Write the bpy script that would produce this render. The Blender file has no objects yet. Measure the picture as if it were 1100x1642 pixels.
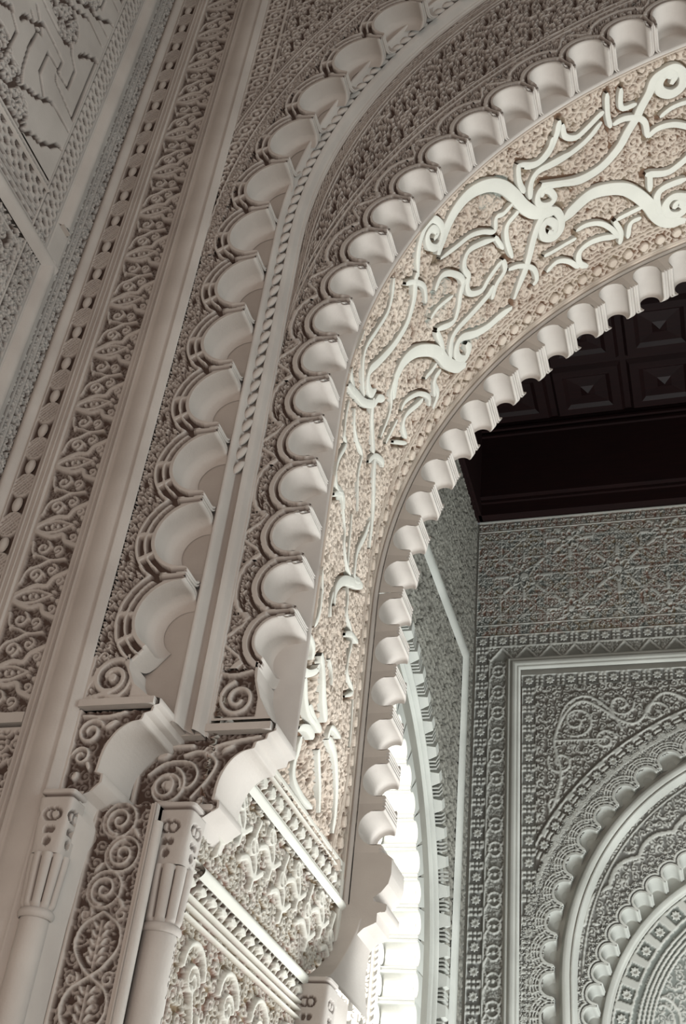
import bpy, math, random
import numpy as np
PI = math.pi
H = 1.6                      # camera height; all z in the profiles below are measured from the eye
C = bpy.context.scene.collection
sc = bpy.context.scene
# ------------------------------------------------------------------ camera
from mathutils import Matrix, Vector
f_px = 1833.7
cam_d = bpy.data.cameras.new('camera'); cam = bpy.data.objects.new('camera', cam_d); C.objects.link(cam)
cam_d.sensor_fit = 'VERTICAL'; cam_d.sensor_height = 24; cam_d.lens = f_px / 1642 * 24
cam_d.clip_start = 0.05; cam_d.clip_end = 200
cX = Vector((0.95718799, 0.2722018, 0.098475)).normalized()            # image right
cDn = Vector((-0.09213706, 0.60900074, -0.78780001)).normalized()      # image down
cF = Vector((-0.27441193, 0.74499951, 0.60800807)).normalized()        # forward
M = Matrix(((cX[0], -cDn[0], -cF[0], 0), (cX[1], -cDn[1], -cF[1], 0), (cX[2], -cDn[2], -cF[2], H), (0, 0, 0, 1)))
cam.matrix_world = M
sc.camera = cam
# ------------------------------------------------------------------ light
w = bpy.data.worlds.new('world'); sc.world = w; w.use_nodes = True
w.node_tree.nodes['Background'].inputs[0].default_value = (0.93, 0.97, 1.0, 1)
w.node_tree.nodes['Background'].inputs[1].default_value = 0.12
def area(name, loc, target, sx, sy, power, col):
    l = bpy.data.lights.new(name, 'AREA'); l.shape = 'RECTANGLE'; l.size = sx; l.size_y = sy; l.energy = power; l.color = col
    o = bpy.data.objects.new(name, l); C.objects.link(o); o.location = loc
    d = Vector(target) - Vector(loc); o.rotation_euler = d.to_track_quat('-Z', 'Y').to_euler(); return o
area('sunlit_floor_bounce', (1.3, 7.3, .2), (.4, 6.6, 8.0), 2.8, 2.4, 760, (0.93, 0.985, 1.0))
area('courtyard_doorway_light', (6.2, 7.4, 2.6), (-1.5, 8.2, 5.0), 2.4, 3.0, 30, (0.92, 0.98, 1.0))
area('gallery_opening_light', (.2, -4.5, 1.8), (-1.6, 4.0, 3.4), 5.0, 3.2, 265, (1.0, 0.79, 0.67))
area('gallery_low_fill', (1.2, -.6, .2), (-.6, 4.4, 5.2), 3.8, 3.0, 110, (0.95, 0.985, 1.0))  # added low fill lamp, lifts the face of the inner arch
area('gallery_side_opening', (5.6, 2.4, 3.6), (-1.6, 4.1, 4.6), 1.6, 4.0, 300, (0.87, 0.98, 1.0))
area('side_patio_light', (-4.6, 5.4, 4.2), (-2.5, 8.0, 3.9), 1.6, 2.6, 800, (1.0, 0.99, 0.97))
sc.view_settings.view_transform = 'Standard'; sc.view_settings.look = 'None'
sc.view_settings.exposure = -0.24; sc.view_settings.gamma = 1.0; sc.view_settings.use_curve_mapping = False
sc.cycles.max_bounces = 6; sc.cycles.diffuse_bounces = 4
# ------------------------------------------------------------------ materials
def nt(m):
    m.use_nodes = True; t = m.node_tree; return t, t.nodes, t.links, t.nodes['Principled BSDF']
def stucco(name, c1, c2, painted=False, rough=.85, bump=.25, scale=9):
    m = bpy.data.materials.new(name); t, n, l, b = nt(m)
    tc = n.new('ShaderNodeTexCoord'); no = n.new('ShaderNodeTexNoise'); no.inputs['Scale'].default_value = scale / 4; no.inputs['Detail'].default_value = 6
    l.new(tc.outputs['Object'], no.inputs['Vector'])
    r = n.new('ShaderNodeValToRGB'); r.color_ramp.elements[0].position = .35; r.color_ramp.elements[1].position = .68
    r.color_ramp.elements[0].color = (*c1, 1); r.color_ramp.elements[1].color = (*c2, 1)
    l.new(no.outputs['Fac'], r.inputs['Fac']); out = r.outputs['Color']
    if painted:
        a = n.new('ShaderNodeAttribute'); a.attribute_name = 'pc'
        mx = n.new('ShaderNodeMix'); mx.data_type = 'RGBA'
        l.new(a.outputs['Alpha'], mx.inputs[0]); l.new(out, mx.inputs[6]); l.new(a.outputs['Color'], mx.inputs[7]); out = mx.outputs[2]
    l.new(out, b.inputs['Base Color']); b.inputs['Roughness'].default_value = rough
    b.inputs['Specular IOR Level'].default_value = .25
    n2 = n.new('ShaderNodeTexNoise'); n2.inputs['Scale'].default_value = scale * 9; n2.inputs['Detail'].default_value = 4
    l.new(tc.outputs['Object'], n2.inputs['Vector'])
    bp = n.new('ShaderNodeBump'); bp.inputs['Strength'].default_value = bump; bp.inputs['Distance'].default_value = .004
    l.new(n2.outputs['Fac'], bp.inputs['Height']); l.new(bp.outputs['Normal'], b.inputs['Normal'])
    return m
M_face = stucco('plaster_warm', (.385, .345, .312), (.475, .432, .393))
M_facep = stucco('plaster_warm_shade_painted', (.385, .345, .312), (.475, .432, .393), True)
M_pale = stucco('plaster_pale', (.48, .46, .41), (.56, .54, .48))
M_palep = stucco('plaster_pale_painted', (.47, .44, .385), (.56, .53, .47), True)
M_soff = stucco('plaster_tan_painted', (.40, .325, .265), (.50, .42, .35), True)
M_cool = stucco('plaster_cool', (.33, .33, .30), (.41, .41, .375))
M_coolp = stucco('plaster_cool_painted', (.33, .33, .30), (.41, .41, .375), True)
M_side = stucco('plaster_dark_painted', (.19, .18, .155), (.25, .24, .205), True)  # darker plaster tone, used on the inner side wall only
M_floor = stucco('stone_floor', (.42, .40, .36), (.55, .52, .47), rough=.5)
def wood():
    m = bpy.data.materials.new('dark_red_wood'); t, n, l, b = nt(m)
    tc = n.new('ShaderNodeTexCoord'); mp = n.new('ShaderNodeMapping'); mp.inputs['Scale'].default_value = (1, 14, 14)
    no = n.new('ShaderNodeTexNoise'); no.inputs['Scale'].default_value = 3
    l.new(tc.outputs['Object'], mp.inputs['Vector']); l.new(mp.outputs['Vector'], no.inputs['Vector'])
    r = n.new('ShaderNodeValToRGB'); r.color_ramp.elements[0].color = (.003, .0015, .0015, 1); r.color_ramp.elements[1].color = (.013, .0032, .003, 1)
    l.new(no.outputs['Fac'], r.inputs['Fac']); l.new(r.outputs['Color'], b.inputs['Base Color']); b.inputs['Roughness'].default_value = .55
    b.inputs['Specular IOR Level'].default_value = .2
    return m
M_wood = wood()
# ------------------------------------------------------------------ mesh helpers
def mesh_np(name, V, F, mat, pc=None, smooth=True):
    me = bpy.data.meshes.new(name)
    V = np.asarray(V, np.float32); F = np.asarray(F, np.int32)
    me.vertices.add(len(V)); me.vertices.foreach_set('co', V.ravel())
    k = F.shape[1]
    me.loops.add(F.size); me.loops.foreach_set('vertex_index', F.ravel())
    me.polygons.add(len(F)); me.polygons.foreach_set('loop_start', np.arange(0, F.size, k, dtype=np.int32))
    me.polygons.foreach_set('use_smooth', np.full(len(F), smooth))
    me.update(calc_edges=True)
    if pc is not None:
        a = me.attributes.new('pc', 'FLOAT_COLOR', 'POINT'); a.data.foreach_set('color', np.asarray(pc, np.float32).ravel())
    me.materials.append(mat); return me
def gridF(nv, nu, mask=None, flip=False):
    i = np.arange(nv * nu).reshape(nv, nu)
    F = np.stack([i[:-1, :-1], i[:-1, 1:], i[1:, 1:], i[1:, :-1]], -1).reshape(-1, 4)
    if flip: F = F[:, ::-1]
    if mask is not None: F = F[mask.reshape(-1)]
    return F
def link(name, me, parent=None, loc=None):
    o = bpy.data.objects.new(name, me); C.objects.link(o)
    if parent is not None: o.parent = parent
    if loc is not None: o.location = loc
    return o
def base(parent):
    l = Vector((0, 0, 0)); p = parent
    while p is not None: l += p.location; p = p.parent
    return l
def grid(name, P, mat, parent=None, pc=None, mask=None, flip=False, smooth=True):
    """P[nv,nu,3] in eye-height coordinates -> one mesh object"""
    nv, nu = P.shape[:2]; V = P.reshape(-1, 3).astype(np.float64) + (0, 0, H)
    F = gridF(nv, nu, mask, flip)
    if mask is not None:
        used = np.unique(F); mp = np.zeros(len(V), np.int64); mp[used] = np.arange(len(used)); F = mp[F]; V = V[used]
        if pc is not None: pc = pc.reshape(-1, 4)[used]
    o0 = base(parent) if parent is not None else Vector(V.min(0))
    V = V - np.array(o0)
    o = link(name, mesh_np(name, V, F, mat, pc, smooth), parent)
    if parent is None: o.location = o0
    return o
def thing(name, label, cat, loc, group=None):
    o = bpy.data.objects.new(name, None); C.objects.link(o); o.location = (loc[0], loc[1], loc[2] + H)
    o['label'] = label; o['category'] = cat
    if group: o['group'] = group
    return o
def struct(name, loc):
    o = bpy.data.objects.new(name, None); C.objects.link(o); o.location = (loc[0], loc[1], loc[2] + H); o['kind'] = 'structure'; return o
def boxes(name, bs, mat, parent=None):
    V = []; F = []
    for (x0, x1, y0, y1, z0, z1) in bs:
        k = len(V)
        V += [(x, y, z) for z in (z0, z1) for y in (y0, y1) for x in (x0, x1)]
        F += [[k + a for a in q] for q in ((0, 2, 3, 1), (4, 5, 7, 6), (0, 1, 5, 4), (2, 6, 7, 3), (0, 4, 6, 2), (1, 3, 7, 5))]
    V = np.array(V, float) + (0, 0, H); o0 = base(parent) if parent is not None else Vector(V.min(0))
    o = link(name, mesh_np(name, V - np.array(o0), F, mat, None, False), parent)
    if parent is None: o.location = o0
    return o
# ------------------------------------------------------------------ ornament drawing (height canvases)
class Cv:
    def __init__(s, u0, u1, v0, v1, res):
        s.nu = max(2, int(round((u1 - u0) / res)) + 1); s.nv = max(2, int(round((v1 - v0) / res)) + 1)
        s.u = np.linspace(u0, u1, s.nu); s.v = np.linspace(v0, v1, s.nv); s.U, s.V = np.meshgrid(s.u, s.v)
        s.du = (u1 - u0) / (s.nu - 1); s.dv = (v1 - v0) / (s.nv - 1); s.H = np.zeros((s.nv, s.nu)); s.b = max(s.du, s.dv) * 1.1
    def win(s, a, b, c, d):
        i0 = max(0, int((a - s.u[0]) / s.du)); i1 = min(s.nu, int((b - s.u[0]) / s.du) + 2)
        j0 = max(0, int((c - s.v[0]) / s.dv)); j1 = min(s.nv, int((d - s.v[0]) / s.dv) + 2)
        return (slice(j0, j1), slice(i0, i1)) if i1 > i0 and j1 > j0 else None
    def put(s, W, D, w, h, op='max'):
        p = np.clip((w / 2 - D) / s.b + .5, 0, 1); p = p * p * (3 - 2 * p)
        if op == 'max': s.H[W] = np.maximum(s.H[W], h * p)
        elif op == 'dome': s.H[W] = np.maximum(s.H[W], h * np.sqrt(np.clip(1 - (D / (w / 2)) ** 2, 0, 1)))
        else: s.H[W] = s.H[W] * (1 - p) + h * p
    def stroke(s, pts, w, h=1., op='max'):
        for (x0, y0), (x1, y1) in zip(pts[:-1], pts[1:]):
            r = w / 2 + s.b
            W = s.win(min(x0, x1) - r, max(x0, x1) + r, min(y0, y1) - r, max(y0, y1) + r)
            if W is None: continue
            U = s.U[W]; V = s.V[W]; dx = x1 - x0; dy = y1 - y0; L = dx * dx + dy * dy + 1e-12
            t = np.clip(((U - x0) * dx + (V - y0) * dy) / L, 0, 1)
            s.put(W, np.hypot(U - x0 - t * dx, V - y0 - t * dy), w, h, op)
    def ell(s, x, y, a, b, ang=0, h=1., op='max'):
        r = max(a, b) + s.b; W = s.win(x - r, x + r, y - r, y + r)
        if W is None: return
        U = s.U[W] - x; V = s.V[W] - y; c, d = math.cos(ang), math.sin(ang)
        q = np.hypot((U * c + V * d) / a, (-U * d + V * c) / b)
        s.put(W, q * min(a, b), 2 * min(a, b), h, op)
    def ring(s, x, y, r, w, h=1., op='max'):
        W = s.win(x - r - w, x + r + w, y - r - w, y + r + w)
        if W is None: return
        s.put(W, np.abs(np.hypot(s.U[W] - x, s.V[W] - y) - r), w, h, op)
def spiral(x, y, r0, r1, a0, turns, n=22, sx=1, sy=1):
    return [(x + sx * (r0 + (r1 - r0) * k / n) * math.cos(a0 + turns * 2 * PI * k / n), y + sy * (r0 + (r1 - r0) * k / n) * math.sin(a0 + turns * 2 * PI * k / n)) for k in range(n + 1)]
def crom(p, n=5):
    """smooth polyline through the points"""
    p = [np.array(q, float) for q in p]; q = [2 * p[0] - p[1]] + p + [2 * p[-1] - p[-2]]; out = []
    for i in range(1, len(q) - 2):
        for k in range(n):
            t = k / n; a, b, c, d = q[i - 1:i + 3]
            out.append(.5 * ((2 * b) + (c - a) * t + (2 * a - 5 * b + 4 * c - d) * t * t + (3 * b - a - 3 * c + d) * t ** 3))
    return out + [p[-1]]
random.seed(4)
def tile_fil(n, cells, leafy=1., w=.16):
    """periodic arabesque filigree: linked scrolls with leaves"""
    c = Cv(0, 1, 0, 1, 1 / n); g = 1 / cells
    S = []
    for j in range(cells):
        for i in range(cells):
            sx = 1 if (i + j) % 2 else -1; x = (i + .5 + random.uniform(-.12, .12)) * g; y = (j + .5 + random.uniform(-.12, .12)) * g
            S.append(('s', spiral(x, y, .46 * g, .09 * g, random.uniform(0, 6.28), 1.35 * sx), w * g))
            S.append(('e', x, y, .11 * g, .11 * g, 0))
            for k in range(3):
                a = random.uniform(0, 6.28); r = .5 * g
                S.append(('e', x + r * math.cos(a), y + r * math.sin(a), .2 * g * leafy, .09 * g, a + random.choice((.6, -.6))))
    for ox in (-1, 0, 1):
        for oy in (-1, 0, 1):
            for q in S:
                if q[0] == 's': c.stroke([(a + ox, b + oy) for a, b in q[1]], q[2])
                else: c.ell(q[1] + ox, q[2] + oy, q[3], q[4], q[5])
    return c.H[:-1, :-1]
def samp(T, u, v, p, pv=None):
    """bilinear periodic sampling, tile size p metres"""
    n, m = T.shape; a = (u / p % 1) * m; b = (v / (pv or p) % 1) * n
    i = np.floor(a).astype(int); j = np.floor(b).astype(int); fa = a - i; fb = b - j; i %= m; j %= n; i2 = (i + 1) % m; j2 = (j + 1) % n
    return (T[j, i] * (1 - fa) + T[j, i2] * fa) * (1 - fb) + (T[j2, i] * (1 - fa) + T[j2, i2] * fa) * fb
T_fil = tile_fil(240, 4, .85, .13); T_fil2 = tile_fil(240, 4, 1.1, .115); T_fine = tile_fil(240, 6, .8, .135)
def sstep(a, b, x):
    t = np.clip((x - a) / (b - a), 0, 1); return t * t * (3 - 2 * t)
def line(x, c, w, b=.003): return np.clip((w / 2 - np.abs(x - c)) / b + .5, 0, 1)
GR_DARK = (.075, .05, .04); GR_TAN = (.11, .056, .03); GR_GREEN = (.12, .13, .11); GR_RED = (.20, .125, .095); GR_BLUE = (.13, .145, .135)  # GR_DARK carries painted-in recess shade as well as brown pigment
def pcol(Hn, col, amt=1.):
    """pigment of the carved ground, with recess shade painted into its colour (Hn: 1 on the raised ornament, 0 on the ground)"""
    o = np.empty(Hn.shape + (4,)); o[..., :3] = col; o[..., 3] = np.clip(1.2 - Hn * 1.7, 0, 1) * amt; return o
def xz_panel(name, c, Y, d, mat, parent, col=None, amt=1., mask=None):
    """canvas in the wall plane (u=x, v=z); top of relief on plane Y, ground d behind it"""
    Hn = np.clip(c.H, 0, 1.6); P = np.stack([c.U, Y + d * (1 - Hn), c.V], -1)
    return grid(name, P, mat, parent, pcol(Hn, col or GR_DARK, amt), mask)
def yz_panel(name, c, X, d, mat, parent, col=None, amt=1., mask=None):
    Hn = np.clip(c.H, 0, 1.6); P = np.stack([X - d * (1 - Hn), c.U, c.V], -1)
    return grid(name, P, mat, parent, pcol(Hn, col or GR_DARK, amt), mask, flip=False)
# ------------------------------------------------------------------ arch paths
def apath(zb, zc, R, cx, a1=90., step=.03, off=0.):
    """stilted half arch: vertical from zb to zc, then arc of radius R about (cx,zc). rows: x,z,nx,nz,s ; n points into the opening"""
    zs = np.linspace(zb, zc, max(2, int((zc - zb) / step) + 1)); n = max(2, int(R * math.radians(a1) / step))
    a = np.radians(np.linspace(0, a1, n + 1)[1:])
    x = np.r_[np.full(len(zs), cx - R), cx - R * np.cos(a)]; z = np.r_[zs, zc + R * np.sin(a)]
    nx = np.r_[np.ones(len(zs)), np.cos(a)]; nz = np.r_[np.zeros(len(zs)), -np.sin(a)]; s = np.r_[zs - zb, zc - zb + R * a]
    return np.stack([x, z, nx, nz, s], -1)
def sweep(name, path, Y, prof, mat, parent, smooth=True):
    """prof: list of (n, h) - n into the opening, h towards the viewer"""
    pr = np.array(prof, float); p = path[:, None]
    P = np.stack([p[..., 0] + pr[None, :, 0] * p[..., 2], Y - pr[None, :, 1] + 0 * p[..., 0], p[..., 1] + pr[None, :, 0] * p[..., 3]], -1)
    return grid(name, P, mat, parent, smooth=smooth)
def lin(x0, z0, x1, z1, nx, nz, n=2):
    t = np.linspace(0, 1, n); return np.stack([x0 + (x1 - x0) * t, z0 + (z1 - z0) * t, nx + 0 * t, nz + 0 * t, t], -1)
def sharp(prof):
    """double the corner points so smooth shading keeps crisp mouldings"""
    o = []
    for i, p in enumerate(prof):
        p = np.array(p, float)
        if 0 < i < len(prof) - 1:
            for q in (prof[i - 1], prof[i + 1]):
                q = np.array(q, float); L = np.linalg.norm(q - p) + 1e-9; o.append(tuple(p + (q - p) * min(.25, .0015 / L)))
        else: o.append(tuple(p))
    return o
def rib(a, b, h, n=7):
    return [(a + (b - a) * k / n, h * math.sin(PI * k / n)) for k in range(n + 1)]
def wallface(name, cx, zc, R, y0, y1, x0, x1, zb, zt, mat, parent):
    """solid plate with an arched opening: front face, back face and reveal"""
    a = np.radians(np.linspace(0, 180, 73)); ix = np.r_[cx - R, cx - R * np.cos(a), cx + R]; iz = np.r_[zb, zc + R * np.sin(a), zb]
    oz = np.full(len(ix), zt); ox = np.interp(np.linspace(0, 1, len(ix)), [0, .2, .8, 1], [x0, x0, x1, x1]); oz = np.interp(np.linspace(0, 1, len(ix)), [0, .2, .8, 1], [zb, zt, zt, zb])
    I0 = np.stack([ix, 0 * ix + y0, iz], -1); O0 = np.stack([ox, 0 * ix + y0, oz], -1); I1 = I0.copy(); I1[:, 1] = y1; O1 = O0.copy(); O1[:, 1] = y1
    return grid(name, np.stack([O1, O0, I0, I1, O1]), mat, parent, smooth=False)
# ------------------------------------------------------------------ scalloped units
def profile(sp, r, cn, phi=90, na=72, notch=.006):
    """inner outline of one scallop: cusp nose - scoop - cusp nose, as (t,n) points"""
    ph = math.radians(phi); pts = []
    te = r * math.sin(ph); ne = cn - r * math.cos(ph)
    hw = sp / 2
    for x in ((hw, 0), (hw - .001, -notch), (hw - .004, -notch), (hw - .005, 0), (hw - .35 * (hw - te), 0), (hw - .36 * (hw - te), -notch), (hw - .5 * (hw - te), -notch), (hw - .52 * (hw - te), 0), (hw - .8 * (hw - te), 0)):
        pts.append((-x[0], x[1]))
    for k in range(na + 1):
        q = -ph + 2 * ph * k / na; pts.append((r * math.sin(q), cn - r * math.cos(q)))
    m = [(-a, b) for a, b in pts[:9]][::-1]
    return np.array(pts + m)
def scallop_mesh(name, sp, r, cn, nout, yd, mat, R=None, Hf=None, nb=40, phi=90, fil=.03, notch=.006, na=64, dep=.014, col=None, chamfer=.004, taper=0., amt=1., low=None):
    I = profile(sp, r, cn, phi, na, notch)
    if low is not None:
        k0 = 9 + int(na * .2); I[:k0] = np.array([-sp / 2, low]) + (I[k0] - np.array([-sp / 2, low])) * np.linspace(0, 1, k0)[:, None]
    L = np.r_[0, np.cumsum(np.hypot(*np.diff(I, axis=0).T))]; L /= L[-1]
    L = .5 * L + .5 * np.linspace(0, 1, len(I))
    O = np.stack([-sp / 2 + sp * L, np.full(len(I), nout)], -1)
    cc = np.array([0, cn + .02]); rows = []; ys = []; Hs = []
    for q in np.linspace(0, 1, 7):                                        # rounded back edge
        k = fil * (1 - math.sqrt(max(0, 1 - (1 - q) ** 2))); y = yd - fil * q
        d = cc - I; d = d / (np.linalg.norm(d, axis=1, keepdims=True) + 1e-6); rows.append(I + d * k); ys.append(np.full(len(I), y)); Hs.append(np.ones(len(I)))
    for y in np.linspace(yd - fil, chamfer, 5)[1:]:
        s = taper * (1 - (y / yd)); rows.append(I * 1.0 + np.array([0, -s])); ys.append(np.full(len(I), y)); Hs.append(np.ones(len(I)))
    for b in np.r_[.004, np.linspace(.012, 1, nb)]:
        Q = I + (O - I) * b; rows.append(Q)
        h = np.ones(len(I)) if Hf is None else np.clip(Hf(Q[:, 0], Q[:, 1]), 0, 1.5)
        ys.append((1 - h) * dep); Hs.append(h)
    Q = np.array(rows); y = np.array(ys); Hn = np.array(Hs); t = Q[..., 0]; n = Q[..., 1]
    if R is None: P = np.stack([n, y, t], -1)
    else:
        th = t / R; rr = R - n; P = np.stack([R - rr * np.cos(th), y, rr * np.sin(th)], -1)
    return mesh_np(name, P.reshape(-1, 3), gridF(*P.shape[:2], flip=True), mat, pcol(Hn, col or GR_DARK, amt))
def place(name, me_s, me_b, parent, s, zb, zc, R, cx, Y, axis='xz'):
    """put a unit at arclength s of the stilted arch"""
    L = zc - zb; o = bpy.data.objects.new(name, me_s if s <= L else me_b); C.objects.link(o); o.parent = parent
    if s <= L: x, z, a = cx - R, zb + s, 0.
    else: a = (s - L) / R; x, z = cx - R * math.cos(a), zc + R * math.sin(a)
    b = base(parent)
    if axis == 'xz': o.location = Vector((x, Y, z + H)) - b; o.rotation_euler = (0, a, 0)
    return o

# ================================================================== STRUCTURE
fl = boxes('floor', [(-7, 9, -6, 12, -H - .1, -H)], M_floor); fl['kind'] = 'structure'
cl = boxes('ceiling', [(-3.2, 7, -1.5, 3.5, 8.6, 8.7)], M_face); cl['kind'] = 'structure'
wf = struct('wall_front', (-3, 3.5, -H))
wallface('wall_core', 1.3, 4.95, 3.66, 3.545, 3.83, -3.3, 7.5, -H, 8.8, M_face, wf)
wallface('wall_core', 1.3, 3.95, 3.16, 3.835, 4.04, -3.3, 7.5, -H, 8.8, M_face, wf)
wallface('wall_core', 1.33, 3.80, 3.26, 4.045, 5.86, -3.3, 7.5, -H, 8.8, M_face, wf)

# ---- alfiz frame and vertical bands left of the arch (front wall plane Y=3.5)
VZ0, VZ1 = .5, 8.5
sweep('corner_roll', lin(-3.03, VZ0, -3.03, VZ1, 1, 0), 3.5, [(0, 0)] + rib(.005, .085, .035, 10) + [(.09, 0)], M_face, wf)
mb_ = thing('medallion_band', 'narrow vertical stucco band of small oval medallions on crosshatching, nearest the room corner', 'wall band', (-2.9, 3.5, VZ0))
cb_ = thing('cartouche_band', 'vertical stucco band of pointed leaf cartouches and scrolls, left of the smooth moulded frame', 'wall band', (-2.742, 3.5, 1.99))
c = Cv(-2.945, -2.825, VZ0, VZ1, .005); PV = .23
uu = (c.V - 3.549) / PV % 1; uu = np.minimum(uu, 1 - uu) * PV
c.H[:] = np.maximum(line(c.U, -2.939, .012), line(c.U, -2.831, .012))
hat = np.maximum(np.cos(2 * PI * (c.U - c.V) / .024) > .15, np.cos(2 * PI * (c.U + c.V) / .024) > .15) * 1.
lens = np.hypot((c.U + 2.885) / .05, (uu - PV / 2) / .062)
c.H[:] = np.maximum(c.H, np.where(lens < 1, hat * .9, 0)); c.H[:] = np.maximum(c.H, line(lens, 1.08, .2, .1) * .9)
xz_panel('hatched_ground', c, 3.495, .022, M_facep, mb_)
med = Cv(-.05, .05, -.08, .08, .008); q = np.hypot(med.U / .026, med.V / .045)
Pm = np.stack([med.U * 0 + med.U * .52, -.014 * np.sqrt(np.clip(1 - np.clip(q, 0, 1) ** 2, 0, 1)), med.V * .56], -1)
a_ = np.linspace(0, 2 * PI, 17); rr_ = np.array([1, .93, .7, .35, 0.])
Pm = np.stack([.026 * rr_[:, None] * np.cos(a_), -.016 * np.sqrt(1 - rr_[:, None] ** 2 * .999) + 0 * a_, .044 * rr_[:, None] * np.sin(a_)], -1)
me_med = mesh_np('medallion', Pm.reshape(-1, 3), gridF(5, 17), M_face)
for k in range(-8, 19):
    link('medallion', me_med, mb_, Vector((-2.885, 3.505, 3.549 + PV * k + H)) - base(mb_))
ribs3 = []
for k in range(3): ribs3 += rib(.006 + .026 * k, .026 + .026 * k, .014, 5)
sweep('ribbed_fillet', lin(-2.825, VZ0, -2.825, VZ1, 1, 0), 3.5, [(0, 0)] + ribs3 + [(.083, 0)], M_face, wf)
sweep('ribbed_fillet', lin(-2.502, VZ0, -2.502, VZ1, 1, 0), 3.5, sharp([(0, 0), (.004, .016), (.012, .016), (.016, .004), (.022, .004), (.026, .018), (.034, .018), (.038, 0), (.044, 0)]), M_face, wf)
# cartouche: pointed leaf eye with scrolls above and below, one period of the band
c = Cv(-2.742, -2.502, 0, .375, .0042)
def cartouche(c):
    c.H[:] = samp(T_fine, c.U, c.V, .30) * .3
    x0, x1 = -2.742, -2.502; zm = .187
    for sg in (1, -1):
        c.stroke(crom([(x0, zm), (x0 + .05, zm + sg * .026), (x0 + .11, zm + sg * .03), (x0 + .16, zm + sg * .012), (x0 + .19, zm)], 5), .013)
        c.stroke(crom([(x0 + .01, zm + sg * .018), (x0 + .09, zm + sg * .055), (x0 + .15, zm + sg * .05), (x0 + .175, zm + sg * .09), (x1, zm + sg * .12)], 5), .024)
        c.stroke(spiral(x1 - .035, zm + sg * .07, .024, .006, sg * 2.4, -sg * 1.1), .011)
        c.ell(x1 - .014, zm + sg * .035, .010, .014); c.ell(x0 + .195, zm + sg * .016, .012, .008)
        c.stroke(spiral(x0 + .075, zm + sg * .115, .036, .008, sg * -1.2, sg * 1.25), .013)
        c.stroke(spiral(x0 + .15, zm + sg * .135, .028, .007, sg * 1.6, -sg * 1.2), .011)
        c.stroke(crom([(x0 + .012, zm + sg * .075), (x0 + .03, zm + sg * .14), (x0 + .085, zm + sg * .165), (x0 + .13, zm + sg * .187), (x0 + .2, zm + sg * .187)], 4), .013)
        c.ell(x0 + .04, zm + sg * .15, .016, .008, 1.); c.ell(x0 + .115, zm + sg * .115, .014, .008, 2.2)
    for k in range(4): c.ell(x0 + .055 + .03 * k, zm, .008, .010 + (.004 if k in (1, 2) else 0))
    c.ring(x0 + .1, zm, .016, .006)
    c.H = np.maximum(c.H, line(c.U, x1 - .003, .007)); c.H = np.maximum(c.H, line(c.U, x0 + .003, .007))
cartouche(c)
P = np.stack([c.U + 2.742, .026 * (1 - c.H), c.V], -1)
me_c = mesh_np('cartouche', P.reshape(-1, 3), gridF(*P.shape[:2]), M_facep, pcol(c.H, GR_DARK, 1))
for k in range(0, 16):
    link('cartouche', me_c, cb_, Vector((-2.742, 3.495, 2.03 + .375 * k - .035 + H)) - base(cb_))
c = Cv(-2.742, -2.502, .6, 1.93, .005); c.H[:] = samp(T_fil, c.U, c.V, .26)
for z in (1.93, 1.60, 1.2): c.H = np.maximum(c.H, line(c.V, z, .03))
xz_panel('lower_carved_panel', c, 3.495, .026, M_facep, wf)
boxes('panel_fillet', [(-2.75, -2.5, 3.482, 3.52, 1.945, 1.99)], M_face, cb_); boxes('panel_fillet', [(-2.75, -2.5, 3.482, 3.52, 1.60, 1.625)], M_face, wf)
alf = [(0, 0), (.004, .012), (.012, .026), (.02, .03), (.028, .022), (.034, .018), (.05, .028), (.075, .036), (.105, .038), (.135, .034), (.148, .028), (.154, .034), (.165, .034), (.172, .018), (.182, .016), (.19, 0)]
sweep('frame_moulding', lin(-2.46, -H, -2.46, VZ1, 1, 0, 30), 3.5, alf, M_face, wf)

# ---- upper spandrel with star bands (between frame and outer arch)
c = Cv(-2.272, -.6, 4.7, 8.3, .0065)
rr = np.hypot(c.U - 1.3, c.V - 4.8); ang = np.arctan2(c.V - 4.8, 1.3 - c.U)
T_star = Cv(0, 1, 0, 1, 1 / 60)
for (a, b) in ((.5, .5),):
    T_star.ring(a, b, .27, .12); T_star.ell(a, b, .12, .12)
    for k in range(8): T_star.ell(a + .38 * math.cos(k * PI / 4), b + .38 * math.sin(k * PI / 4), .085, .05, k * PI / 4)
T_star.H = np.maximum(T_star.H, np.maximum(line(T_star.U, 0, .1, .03), line(T_star.V, 0, .08, .03)))
T_star.H = np.maximum(T_star.H, np.maximum(line(T_star.U, 1, .1, .03), line(T_star.V, 1, .08, .03))); TS = T_star.H[:-1, :-1]
h = samp(T_fil2, c.U, c.V, .3)
vb = c.U < -2.12
band = (rr < 3.715)
h = np.where(vb, samp(TS, c.U + 2.265, c.V, .14, .16), h)
h = np.where(band & (rr > 3.50), samp(TS, ang * 3.64, rr - 3.575, .16, .14), h)
h = np.where((rr < 3.58), samp(T_fine, c.U, c.V, .3), h)
for r0, w0 in ((3.722, .014), (3.70, .010), (3.745, .008), (3.575, .014)): h = np.maximum(h * (np.abs(rr - r0) > w0), line(rr, r0, w0))
for x0, w0 in ((-2.118, .016), (-2.095, .008), (-2.268, .01)): h = np.where(rr > 3.73, np.maximum(h, line(c.U, x0, w0)), h)
c.H = h
m = (rr > 3.50)[:-1, :-1]
xz_panel('star_banded_spandrel', c, 3.497, .022, M_facep, wf, mask=m)

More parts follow.
